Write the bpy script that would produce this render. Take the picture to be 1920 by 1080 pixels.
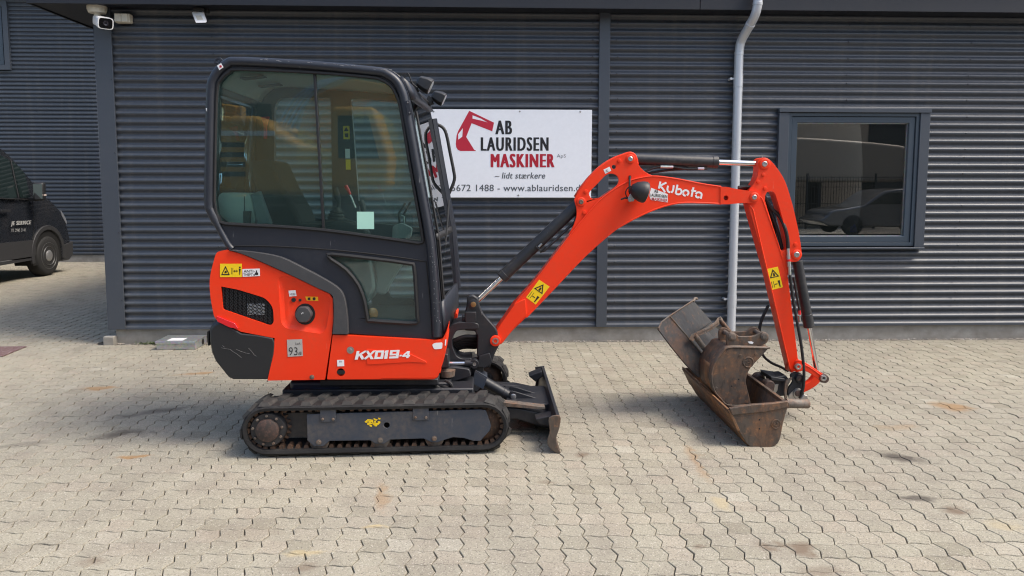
import bpy, bmesh, math, random
import numpy as np
from mathutils import Vector, Matrix
from mathutils.geometry import tessellate_polygon

random.seed(7)
R = math.radians
scene = bpy.context.scene
for o in list(bpy.data.objects):
    bpy.data.objects.remove(o, do_unlink=True)
COL = scene.collection

# ---------------------------------------------------------------- camera
F, CX, CY, CAMH = 1400.0, 960.0, 474.5, 1.6          # focal length and principal point for a 1920 wide frame
CAMROT = Matrix.Rotation(R(-2.0), 3, 'Z') @ Matrix.Rotation(R(90 - 5.28), 3, 'X') @ Matrix.Rotation(R(0.08), 3, 'Z')
cam_data = bpy.data.cameras.new('camera')
cam = bpy.data.objects.new('camera', cam_data)
COL.objects.link(cam)
cam.matrix_world = Matrix.Translation((0, 0, CAMH)) @ CAMROT.to_4x4()
cam_data.sensor_width = 36.0
cam_data.lens = 36.0 * F / 1920.0
cam_data.shift_y = (CY - 540.0) / 1920.0
cam_data.clip_start = 0.05
cam_data.clip_end = 900.0
scene.camera = cam
scene.render.resolution_x, scene.render.resolution_y = 1024, 576

# ---------------------------------------------------------------- sky and sun
SUN_AZ, SUN_EL = 106.0, 55.0          # clockwise from +Y, above the horizon
world = bpy.data.worlds.new('World')
scene.world = world
world.use_nodes = True
wn = world.node_tree
wn.nodes.clear()
sky = wn.nodes.new('ShaderNodeTexSky')
sky.sky_type = 'NISHITA'
sky.sun_disc = False
sky.sun_elevation = R(SUN_EL)
sky.sun_rotation = R(SUN_AZ)
sky.air_density = 1.2
sky.dust_density = 4.0
sky.ozone_density = 1.0
bgn = wn.nodes.new('ShaderNodeBackground')
bgn.inputs['Strength'].default_value = 0.15
won = wn.nodes.new('ShaderNodeOutputWorld')
wn.links.new(sky.outputs[0], bgn.inputs[0])
wn.links.new(bgn.outputs[0], won.inputs[0])
sun_data = bpy.data.lights.new('sun', 'SUN')
sun_data.energy = 1.75
sun_data.angle = R(21.0)
sun_data.color = (1.0, 0.93, 0.83)
sun = bpy.data.objects.new('sun', sun_data)
COL.objects.link(sun)
sv = Vector((math.cos(R(SUN_EL)) * math.sin(R(SUN_AZ)), math.cos(R(SUN_EL)) * math.cos(R(SUN_AZ)), math.sin(R(SUN_EL))))
sun.rotation_euler = sv.to_track_quat('Z', 'Y').to_euler()
sun.location = sv * 30
vs = scene.view_settings
vs.view_transform = 'Standard'
vs.look = 'None'
vs.exposure = 0.88
vs.gamma = 1.0
scene.render.engine = 'CYCLES'
try:
    scene.cycles.use_denoising = True
    scene.cycles.filter_width = 1.15
    scene.cycles.max_bounces = 10
    scene.cycles.transparent_max_bounces = 16
except Exception:
    pass

# ---------------------------------------------------------------- measuring from the photograph (1920 x 1080 pixels)
def ray(px, py):
    return CAMROT @ Vector(((px - CX) / F, -(py - CY) / F, -1.0))
def W(px, py, Y):                     # the point of the plane y = Y behind a pixel
    d = ray(px, py); t = Y / d.y
    return Vector((d.x * t, Y, CAMH + d.z * t))
def WX(px, py, X):                    # the point of the plane x = X
    d = ray(px, py); t = X / d.x
    return Vector((X, d.y * t, CAMH + d.z * t))
def G(px, py, z=0.0):                 # the point of the level z
    d = ray(px, py); t = (z - CAMH) / d.z
    return Vector((d.x * t, d.y * t, z))
def proj(p):
    c = CAMROT.transposed() @ (Vector(p) - Vector((0, 0, CAMH)))
    return CX + F * c.x / -c.z, CY - F * c.y / -c.z

# ---------------------------------------------------------------- objects
def tag(o, label=None, cat=None, group=None, kind=None):
    if label: o['label'] = label
    if cat: o['category'] = cat
    if group: o['group'] = group
    if kind: o['kind'] = kind
    return o
def empty(name, loc, label=None, cat=None, group=None):
    o = bpy.data.objects.new(name, None)
    COL.objects.link(o)
    o.location = loc
    o.empty_display_size = 0.2
    return tag(o, label, cat, group)
WORLD_LOC = {}
def wloc(o):
    v = Vector(o.location) if o.parent is None else Vector(o.location) + wloc(o.parent)
    return v
class MB:
    """collects shapes, builds one mesh object"""
    def __init__(s): s.v = []; s.f = []
    def add(s, vs_, fs_):
        n = len(s.v)
        s.v.extend([tuple(p) for p in vs_])
        s.f.extend([tuple(i + n for i in f) for f in fs_])
        return s
    def box(s, x0, x1, y0, y1, z0, z1):
        x0, x1 = min(x0, x1), max(x0, x1); y0, y1 = min(y0, y1), max(y0, y1); z0, z1 = min(z0, z1), max(z0, z1)
        return s.add([(x0, y0, z0), (x1, y0, z0), (x1, y1, z0), (x0, y1, z0), (x0, y0, z1), (x1, y0, z1), (x1, y1, z1), (x0, y1, z1)],
                     [(0, 3, 2, 1), (4, 5, 6, 7), (0, 1, 5, 4), (1, 2, 6, 5), (2, 3, 7, 6), (3, 0, 4, 7)])
    def obox(s, c, ax, ay, az):      # oriented box: centre and three half axes
        c, ax, ay, az = map(Vector, (c, ax, ay, az))
        if ax.cross(ay).dot(az) < 0: ax = -ax
        p = [c + i * ax + j * ay + k * az for k in (-1, 1) for (i, j) in ((-1, -1), (1, -1), (1, 1), (-1, 1))]
        return s.add(p, [(0, 3, 2, 1), (4, 5, 6, 7), (0, 1, 5, 4), (1, 2, 6, 5), (2, 3, 7, 6), (3, 0, 4, 7)])
    def extrude(s, pts, off, holes=()):   # planar 3D polygon pts swept by the vector off
        off = Vector(off)
        loops = [list(map(Vector, pts))] + [list(map(Vector, h)) for h in holes]
        flat = [p for l in loops for p in l]
        n = len(flat)
        nor = Vector((0, 0, 0))
        l0 = loops[0]
        for i in range(len(l0)):
            a, b = l0[i], l0[(i + 1) % len(l0)]
            nor += a.cross(b)
        flip = nor.dot(off) > 0           # front cap must look against off
        if len(loops) == 1:
            tris = [tuple(range(n))]
        else:
            tris = [tuple(t) for t in tessellate_polygon(loops)]
            fixed = []
            for t in tris:
                nn = (flat[t[1]] - flat[t[0]]).cross(flat[t[2]] - flat[t[0]])
                fixed.append(t if nn.dot(nor) > 0 else t[::-1])
            tris = fixed
        vs_ = flat + [p + off for p in flat]
        fs_ = []
        for t in tris:
            a, b = (t[::-1], t) if flip else (t, t[::-1])
            fs_.append(a); fs_.append(tuple(i + n for i in b))
        k = 0
        for li, l in enumerate(loops):
            m = len(l)
            area = Vector((0, 0, 0))
            for i in range(m): area += l[i].cross(l[(i + 1) % m])
            same = area.dot(nor) > 0
            for i in range(m):
                a, b = k + i, k + (i + 1) % m
                q = (a, a + n, b + n, b)
                fl = flip
                if li > 0: fl = (not flip) if same else flip
                if li > 0 and not same: fl = flip
                fs_.append(q[::-1] if fl else q)
            k += m
        return s.add(vs_, fs_)
    def cyl(s, p0, p1, r0, r1=None, n=20, caps=True):
        r1 = r0 if r1 is None else r1
        p0, p1 = Vector(p0), Vector(p1)
        d = (p1 - p0).normalized()
        u = d.orthogonal().normalized(); w = d.cross(u)
        vs_, fs_ = [], []
        for p, r in ((p0, r0), (p1, r1)):
            for i in range(n):
                a = 2 * math.pi * i / n
                vs_.append(p + r * (math.cos(a) * u + math.sin(a) * w))
        for i in range(n):
            j = (i + 1) % n
            fs_.append((i, j, n + j, n + i))
        if caps:
            fs_.append(tuple(range(n - 1, -1, -1))); fs_.append(tuple(range(n, 2 * n)))
        return s.add(vs_, fs_)
    def lathe(s, c, axis, prof, n=24):   # prof: (distance along the axis, radius)
        c, d = Vector(c), Vector(axis).normalized()
        u = d.orthogonal().normalized(); w = d.cross(u)
        vs_, fs_ = [], []
        for (t, r) in prof:
            for i in range(n):
                a = 2 * math.pi * i / n
                vs_.append(c + t * d + max(r, 1e-4) * (math.cos(a) * u + math.sin(a) * w))
        for k in range(len(prof) - 1):
            for i in range(n):
                j = (i + 1) % n
                fs_.append((k * n + i, k * n + j, (k + 1) * n + j, (k + 1) * n + i))
        fs_.append(tuple(range(n - 1, -1, -1)))
        m = (len(prof) - 1) * n
        fs_.append(tuple(range(m, m + n)))
        return s.add(vs_, fs_)
    def tube(s, pts, r, n=10, closed=False):
        pts = [Vector(p) for p in pts]
        m = len(pts)
        rs = r if isinstance(r, (list, tuple)) else [r] * m
        vs_, fs_ = [], []
        up = None
        for i, p in enumerate(pts):
            if closed: t = pts[(i + 1) % m] - pts[i - 1]
            else: t = pts[min(i + 1, m - 1)] - pts[max(i - 1, 0)]
            t.normalize()
            if up is None: up = t.orthogonal().normalized()
            up = (up - t * up.dot(t)).normalized()
            w = t.cross(up)
            for k in range(n):
                a = 2 * math.pi * k / n
                vs_.append(p + rs[i] * (math.cos(a) * up + math.sin(a) * w))
        for i in range(m if closed else m - 1):
            i2 = (i + 1) % m
            for k in range(n):
                k2 = (k + 1) % n
                fs_.append((i * n + k, i * n + k2, i2 * n + k2, i2 * n + k))
        if not closed:
            fs_.append(tuple(range(n - 1, -1, -1))); fs_.append(tuple(range((m - 1) * n, m * n)))
        return s.add(vs_, fs_)
    def sheet(s, grid):                  # grid[i][j] of points
        a, b = len(grid), len(grid[0])
        fs_ = [(i * b + j, i * b + j + 1, (i + 1) * b + j + 1, (i + 1) * b + j) for i in range(a - 1) for j in range(b - 1)]
        return s.add([p for row in grid for p in row], fs_)
    def build(s, name, mat, parent=None, bevel=0.0, seg=2, smooth=40, solid=0.0, label=None, recalc=True):
        base = wloc(parent) if parent else Vector((0, 0, 0))
        me = bpy.data.meshes.new(name)
        me.from_pydata([tuple(Vector(p) - base) for p in s.v], [], s.f)
        me.validate(verbose=False)
        if recalc:
            bm = bmesh.new(); bm.from_mesh(me)
            bmesh.ops.recalc_face_normals(bm, faces=bm.faces)
            bm.to_mesh(me); bm.free()
        me.update()
        if smooth:
            me.polygons.foreach_set('use_smooth', [True] * len(me.polygons))
            me.set_sharp_from_angle(angle=R(smooth))
        if mat: me.materials.append(mat)
        o = bpy.data.objects.new(name, me)
        COL.objects.link(o)
        if parent: o.parent = parent
        if solid:
            md = o.modifiers.new('thickness', 'SOLIDIFY'); md.thickness = solid; md.offset = 0
        if bevel:
            md = o.modifiers.new('bevel', 'BEVEL')
            md.width = bevel; md.segments = seg; md.limit_method = 'ANGLE'; md.angle_limit = R(35)
            md.harden_normals = False
        if label: o['label'] = label
        return o
def part(name, mat, parent, fn, **k):
    m = MB(); fn(m)
    return m.build(name, mat, parent, **k)
def PX(pts, Y): return [W(x, y, Y) for x, y in pts]
def round_poly(pts, r, seg=4):
    """round the corners of a pixel polygon; r one radius or one per point"""
    out = []
    n = len(pts)
    for i in range(n):
        p0, p1, p2 = Vector(pts[i - 1]).to_2d(), Vector(pts[i]).to_2d(), Vector(pts[(i + 1) % n]).to_2d()
        rr = r[i] if isinstance(r, (list, tuple)) else r
        a, b = p0 - p1, p2 - p1
        k = min(rr, a.length * 0.49, b.length * 0.49)
        if k < 0.2: out.append((p1.x, p1.y)); continue
        a = p1 + a.normalized() * k; b = p1 + b.normalized() * k
        for j in range(seg + 1):
            t = j / seg
            q = (1 - t) ** 2 * a + 2 * t * (1 - t) * p1 + t * t * b
            out.append((q.x, q.y))
    return out
def smooth_path(pts, k=4, closed=False):
    """Catmull-Rom through the points (tuples of any length)"""
    pts = [tuple(p) for p in pts]; n = len(pts); out = []
    rng = range(n if closed else n - 1)
    for i in rng:
        g = (lambda j: pts[j % n]) if closed else (lambda j: pts[max(0, min(n - 1, j))])
        p0, p1, p2, p3 = g(i - 1), g(i), g(i + 1), g(i + 2)
        for j in range(k):
            t = j / k
            out.append(tuple(0.5 * (2 * b + (c - a) * t + (2 * a - 5 * b + 4 * c - d) * t * t + (3 * b - a - 3 * c + d) * t ** 3)
                             for a, b, c, d in zip(p0, p1, p2, p3)))
    if not closed: out.append(pts[-1])
    return out
def circ(cx, cy, r, n=20, a0=0, a1=360):
    full = abs(a1 - a0) >= 359.9
    m = n if full else n + 1
    return [(cx + r * math.cos(R(a0 + (a1 - a0) * i / n)), cy + r * math.sin(R(a0 + (a1 - a0) * i / n))) for i in range(m)]
def plate(name, mat, parent, pts, Y, depth, holes=(), bevel=0.004, seg=2, **k):
    """side-on plate: pixel outline read at the plane Y (its near face), thick by depth away from the camera"""
    m = MB(); m.extrude(PX(pts, Y), (0, depth, 0), [PX(h, Y) for h in holes])
    return m.build(name, mat, parent, bevel=bevel, seg=seg, **k)

# ---------------------------------------------------------------- materials
MATS = {}
def lin(r, g, b):
    f = lambda c: (c / 255 / 12.92) if c / 255 <= 0.04045 else ((c / 255 + 0.055) / 1.055) ** 2.4
    return (f(r), f(g), f(b))
class NT:
    def __init__(s, name):
        s.m = bpy.data.materials.new(name); s.m.use_nodes = True
        s.t = s.m.node_tree; s.t.nodes.clear()
        s.out = s.t.nodes.new('ShaderNodeOutputMaterial')
        MATS[name] = s.m
    def n(s, typ, ins=None, **props):
        nd = s.t.nodes.new(typ)
        for k, v in props.items(): setattr(nd, k, v)
        for k, v in (ins or {}).items():
            if isinstance(v, bpy.types.NodeSocket): s.t.links.new(v, nd.inputs[k])
            else:
                if isinstance(v, tuple) and len(v) == 3 and nd.inputs[k].type == 'RGBA': v = (*v, 1)
                nd.inputs[k].default_value = v
        return nd
    def pos(s):
        return s.n('ShaderNodeNewGeometry').outputs['Position']
    def mapping(s, v, scale=(1, 1, 1), loc=(0, 0, 0), rot=(0, 0, 0)):
        return s.n('ShaderNodeMapping', {'Vector': v, 'Scale': scale, 'Location': loc, 'Rotation': rot}).outputs[0]
    def noise(s, v, scale, detail=4, rough=0.55, dist=0.0):
        return s.n('ShaderNodeTexNoise', {'Vector': v, 'Scale': scale, 'Detail': detail, 'Roughness': rough, 'Distortion': dist}).outputs[0]
    def ramp(s, f, stops, interp='LINEAR'):
        nd = s.n('ShaderNodeValToRGB', {'Fac': f})
        r = nd.color_ramp; r.interpolation = interp
        while len(r.elements) < len(stops): r.elements.new(0.5)
        for e, (p, c) in zip(r.elements, stops):
            e.position = p
            e.color = (c, c, c, 1) if not isinstance(c, tuple) else (*c, 1)
        return nd.outputs[0]
    def mix(s, f, a, b, mode='MIX'):
        nd = s.n('ShaderNodeMix', data_type='RGBA', blend_type=mode)
        for i, v in ((0, f), (6, a), (7, b)):
            if isinstance(v, bpy.types.NodeSocket): s.t.links.new(v, nd.inputs[i])
            else: nd.inputs[i].default_value = (*v, 1) if isinstance(v, tuple) and len(v) == 3 else v
        return nd.outputs[2]
    def math(s, op, a, b=0.0, c=0.0, clamp=False):
        nd = s.n('ShaderNodeMath', operation=op, use_clamp=clamp)
        for i, v in enumerate((a, b, c)):
            if isinstance(v, bpy.types.NodeSocket): s.t.links.new(v, nd.inputs[i])
            else: nd.inputs[i].default_value = v
        return nd.outputs[0]
    def bump(s, h, strength=0.3, dist=0.01, normal=None):
        ins = {'Height': h, 'Strength': strength, 'Distance': dist}
        if normal: ins['Normal'] = normal
        return s.n('ShaderNodeBump', ins).outputs[0]
    def principled(s, **k):
        nd = s.n('ShaderNodeBsdfPrincipled', {a.replace('_', ' '): v for a, v in k.items()})
        s.t.links.new(nd.outputs[0], s.out.inputs['Surface'])
        return nd
def paint(name, col, rough=0.42, cover=0.0, dirt=(0.16, 0.13, 0.10), dirt_amt=0.25, coat=0.0, metallic=0.0, scratch=0.0, spec=0.5, scale=1.0, scratch_col=(0.45, 0.45, 0.45)):
    t = NT(name); p = t.pos()
    n1 = t.noise(p, 3.0 * scale, 6, 0.6)
    n2 = t.noise(p, 38.0 * scale, 4, 0.6)
    n3 = t.noise(p, 0.9 * scale, 3)
    f = t.math('MULTIPLY', t.ramp(n1, [(0.45 - cover, 0.0), (0.78 - cover, 1.0)]), t.ramp(n2, [(0.35, 0.1), (0.7, 1.0)]))
    f = t.math('MULTIPLY', f, dirt_amt)
    c = t.mix(t.math('MULTIPLY', n3, 0.22), col, tuple(min(1, x * 0.72) for x in col))
    c = t.mix(f, c, dirt)
    if scratch > 0:
        w = t.noise(t.mapping(p, (60, 60, 9), rot=(0.35, 0.2, 0.5)), 1.0, 3, 0.5)
        w2 = t.noise(p, 4.0, 3)
        sc = t.math('MULTIPLY', t.ramp(w, [(0.70, 0.0), (0.74, 1.0)]), t.ramp(w2, [(0.5, 0.0), (0.68, 1.0)]))
        c = t.mix(t.math('MULTIPLY', sc, scratch), c, scratch_col)
    r = t.math('ADD', rough - 0.06, t.math('MULTIPLY', n2, 0.16))
    b = t.bump(n2, 0.05, 0.002)
    t.principled(Base_Color=c, Roughness=r, Metallic=metallic, Coat_Weight=coat, Normal=b, Specular_IOR_Level=spec)
    return t.m
def rusty(name, base, rust=(0.20, 0.085, 0.03), amt=0.5, scale=1.0, rough=0.6, metallic=0.3, dark=(0.035, 0.03, 0.028)):
    t = NT(name); p = t.pos()
    n1 = t.noise(p, 5 * scale, 7, 0.65)
    n2 = t.noise(p, 24 * scale, 6, 0.65)
    n3 = t.noise(t.mapping(p, (14, 14, 5), rot=(0.2, 0.5, 0.3)), 2.0 * scale, 5, 0.6)
    f = t.ramp(t.math('ADD', t.math('MULTIPLY', n1, 0.65), t.math('MULTIPLY', n2, 0.35)), [(0.60 - 0.35 * amt, 0.0), (0.80 - 0.3 * amt, 1.0)])
    c = t.mix(f, base, rust)
    c = t.mix(t.math('MULTIPLY', t.ramp(n3, [(0.46, 0.0), (0.66, 1.0)]), 0.55), c, dark)
    c = t.mix(t.math('MULTIPLY', t.ramp(n2, [(0.56, 0.0), (0.72, 1.0)]), 0.4), c, tuple(min(1, x * 1.9 + 0.02) for x in rust))
    r = t.math('ADD', rough - 0.1, t.math('MULTIPLY', n1, 0.3))
    t.principled(Base_Color=c, Roughness=r, Metallic=t.math('MULTIPLY', t.math('SUBTRACT', 1.0, f), metallic), Normal=t.bump(n2, 0.25, 0.004))
    return t.m
def plain(name, col, rough=0.5, metallic=0.0, **k):
    t = NT(name); p = t.pos()
    n = t.noise(p, 30, 4)
    c = t.mix(t.math('MULTIPLY', n, 0.3), col, tuple(x * 0.7 for x in col))
    t.principled(Base_Color=c, Roughness=t.math('ADD', rough - 0.05, t.math('MULTIPLY', n, 0.1)), Metallic=metallic, **k)
    return t.m
def glass(name, tint, ior=1.75, rough=0.0, film=0.0, film_col=(0.5, 0.6, 0.56)):
    """thin pane: tinted see-through plus a mirror part that grows with the angle"""
    t = NT(name)
    tr = t.n('ShaderNodeBsdfTransparent', {'Color': tint})
    gl = t.n('ShaderNodeBsdfGlossy', {'Color': (1, 1, 1), 'Roughness': rough})
    fr = t.n('ShaderNodeFresnel', {'IOR': ior})
    mx = t.n('ShaderNodeMixShader', {0: fr.outputs[0], 1: tr.outputs[0], 2: gl.outputs[0]})
    if film:                              # dust and wipe marks, plus a painted haze that brightens the pane
        n = t.noise(t.mapping(t.pos(), (1, 1, 1), rot=(0, 0.5, 0)), 2.5, 5, 0.65)
        f = t.math('MULTIPLY', t.ramp(n, [(0.3, 0.55), (0.7, 1.0)]), film)
        df = t.n('ShaderNodeBsdfDiffuse', {'Color': film_col})
        mx = t.n('ShaderNodeMixShader', {0: f, 1: mx.outputs[0], 2: df.outputs[0]})
    t.t.links.new(mx.outputs[0], t.out.inputs['Surface'])
    return t.m

RED = paint('machine_red_paint', (0.86, 0.040, 0.006), 0.45, cover=0.08, dirt_amt=0.30, coat=0.0, spec=0.35, dirt=(0.45, 0.10, 0.045), scratch=0.5, scratch_col=(0.6, 0.3, 0.22))
CAB = paint('cab_blue_black_paint', (0.016, 0.020, 0.030), 0.40, dirt_amt=0.22, dirt=(0.09, 0.09, 0.09), scratch=0.6)
CABTRIM = paint('grey_plastic_trim', (0.045, 0.046, 0.050), 0.6, dirt_amt=0.3, dirt=(0.14, 0.13, 0.12))
BLACKP = paint('black_plastic', (0.013, 0.014, 0.016), 0.5, dirt_amt=0.3, dirt=(0.09, 0.085, 0.08), scratch=0.7)
GUNM = paint('black_machine_paint', (0.014, 0.016, 0.021), 0.45, dirt_amt=0.45, dirt=(0.13, 0.11, 0.09), scratch=0.35)
TRACKPLATE = paint('track_frame_paint', (0.034, 0.045, 0.066), 0.45, cover=0.06, dirt_amt=0.65, dirt=(0.14, 0.115, 0.09), scratch=0.6, scratch_col=(0.3, 0.28, 0.26))
RUBBER = paint('track_rubber', (0.014, 0.014, 0.015), 0.7, cover=0.04, dirt_amt=0.6, dirt=(0.075, 0.070, 0.065), spec=0.3)
TREAD = paint('worn_tread_rubber', (0.026, 0.026, 0.026), 0.75, cover=0.08, dirt_amt=0.8, dirt=(0.085, 0.080, 0.072), spec=0.3)
HOSE = plain('hose_rubber', (0.009, 0.009, 0.010), 0.6)
CHROME = plain('chrome_rod', (0.75, 0.75, 0.76), 0.12, 1.0)
STEEL = plain('bare_steel', (0.42, 0.41, 0.40), 0.35, 0.9)
DIRTYSTEEL = rusty('dirty_steel', (0.16, 0.14, 0.12), (0.16, 0.08, 0.04), 0.45, 2.0)
RUSTIRON = rusty('track_iron', (0.075, 0.048, 0.034), (0.15, 0.078, 0.042), 0.5, 2.5)
BUCKETR = rusty('rusty_bucket_steel', (0.098, 0.078, 0.063), (0.185, 0.085, 0.036), 0.42, 1.3, 0.58, 0.3)
BUCKETG = rusty('grey_bucket_steel', (0.060, 0.061, 0.063), (0.14, 0.07, 0.035), 0.10, 1.0, 0.42, 0.3)
BUCKETL = rusty('rusty_lip_steel', (0.13, 0.08, 0.048), (0.24, 0.105, 0.036), 0.55, 1.0, 0.65, 0.1)
HUB = rusty('hub_iron', (0.05, 0.040, 0.036), (0.11, 0.055, 0.04), 0.5, 2.5)
YELLOW = plain('warning_yellow', (0.90, 0.62, 0.01), 0.4)
WHITE = plain('white_print', (0.82, 0.82, 0.82), 0.4)
BLACKINK = plain('black_print', (0.012, 0.012, 0.014), 0.45)
DARKHOLE = plain('dark_opening', (0.006, 0.006, 0.006), 0.7)
REDLENS = plain('red_reflector', (0.70, 0.012, 0.02), 0.18, Coat_Weight=0.6)
SILVERLAB = plain('silver_label', (0.50, 0.49, 0.47), 0.35, 0.3)
GLASS = glass('cab_glass', (0.82, 0.96, 0.92), 1.62, film=0.045, film_col=(0.42, 0.64, 0.60))
GLASS1 = glass('clear_glass', (0.86, 0.92, 0.90), 1.5)
WINGLASS = glass('window_glass', (0.75, 0.78, 0.78), 2.2, film=0.012)
GREYIN = plain('cab_lining_grey', (0.62, 0.65, 0.62), 0.8)
SEAT = plain('seat_fabric', (0.022, 0.022, 0.020), 0.85)
MILKY = plain('milky_plastic', (0.62, 0.66, 0.60), 0.5)
SKIRT = plain('grey_blue_plastic', (0.20, 0.24, 0.25), 0.5)
SIGNWHITE = plain('sign_board_white', (0.86, 0.885, 0.93), 0.35)
SIGNRED = plain('sign_red', (0.44, 0.012, 0.030), 0.4)
SIGNGREY = plain('sign_grey', (0.10, 0.11, 0.12), 0.5)
GALV = NT('galvanised_steel')
_p = GALV.pos(); _v = GALV.n('ShaderNodeTexVoronoi', {'Vector': _p, 'Scale': 55.0}).outputs['Color']
GALV.principled(Base_Color=GALV.mix(0.25, (0.55, 0.57, 0.58), _v, 'MULTIPLY'), Roughness=0.38, Metallic=0.75)
GALV = GALV.m

# ---------------------------------------------------------------- lettering and decals
def text_mesh(txt, bold=0.0, spacing=1.0):
    cu = bpy.data.curves.new('lettering', 'FONT')
    cu.body = txt; cu.size = 1.0; cu.offset = bold; cu.resolution_u = 3; cu.fill_mode = 'FRONT'; cu.space_character = spacing
    ob = bpy.data.objects.new('lettering', cu)
    COL.objects.link(ob)
    dg = bpy.context.evaluated_depsgraph_get()
    me = bpy.data.meshes.new_from_object(ob.evaluated_get(dg))
    bpy.data.objects.remove(ob, do_unlink=True)
    return me
def lettering(name, txt, o, ex, ez, mat, parent, bold=0.0, shear=0.0, off=(0, -0.0015, 0), heavy=0.0):
    """lettering filling the parallelogram o, o+ex, o+ez (bottom left, baseline, upwards)"""
    me = text_mesh(txt, bold, 1.0 + (0.22 if heavy > 0.005 else 0.05))
    xs = [v.co.x for v in me.vertices]; ys = [v.co.y for v in me.vertices]
    x0, x1, y0, y1 = min(xs), max(xs), min(ys), max(ys)
    base = wloc(parent) if parent else Vector()
    o, ex, ez, off = map(Vector, (o, ex, ez, off))
    for v in me.vertices:
        u = (v.co.x - x0) / (x1 - x0); w = (v.co.y - y0) / (y1 - y0)
        v.co = o + ex * (u + shear * w) + ez * w + off - base
    if heavy:
        vs0 = [v.co.copy() for v in me.vertices]; fs0 = [tuple(p.vertices) for p in me.polygons]
        nv = len(vs0); av, af = [], []
        for k, h in enumerate((-1, -0.5, 0, 0.5, 1)):
            av += [tuple(v + ex.normalized() * h * heavy + off.normalized() * 0.00012 * k) for v in vs0]
            af += [tuple(i + k * nv for i in f) for f in fs0]
        me = bpy.data.meshes.new(name); me.from_pydata(av, [], af)
    me.materials.clear(); me.materials.append(mat)
    me.update()
    ob = bpy.data.objects.new(name, me)
    COL.objects.link(ob)
    if parent: ob.parent = parent
    return ob
def lettering_px(name, txt, box, Y, mat, parent, bold=0.0, shear=0.0, slope=0.0, off=0.0015, heavy=0.0):
    """pixel box x0,y0(top),x1,y1(bottom) on the plane Y; slope = px down per px right"""
    x0, y0, x1, y1 = box
    a = W(x0, y1, Y); b = W(x1, y1 + slope * (x1 - x0), Y); c = W(x0, y0, Y)
    return lettering(name, txt, a, b - a, c - a, mat, parent, bold, shear, (0, -off, 0), heavy)
def decal(name, mat, parent, pts, Y, off=0.001, bevel=0):
    """thin sticker on a plane Y: pixel polygon, 0.6 mm thick"""
    m = MB(); m.extrude(PX(pts, Y - off), (0, 0.0008, 0))
    return m.build(name, mat, parent, smooth=0)

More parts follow.
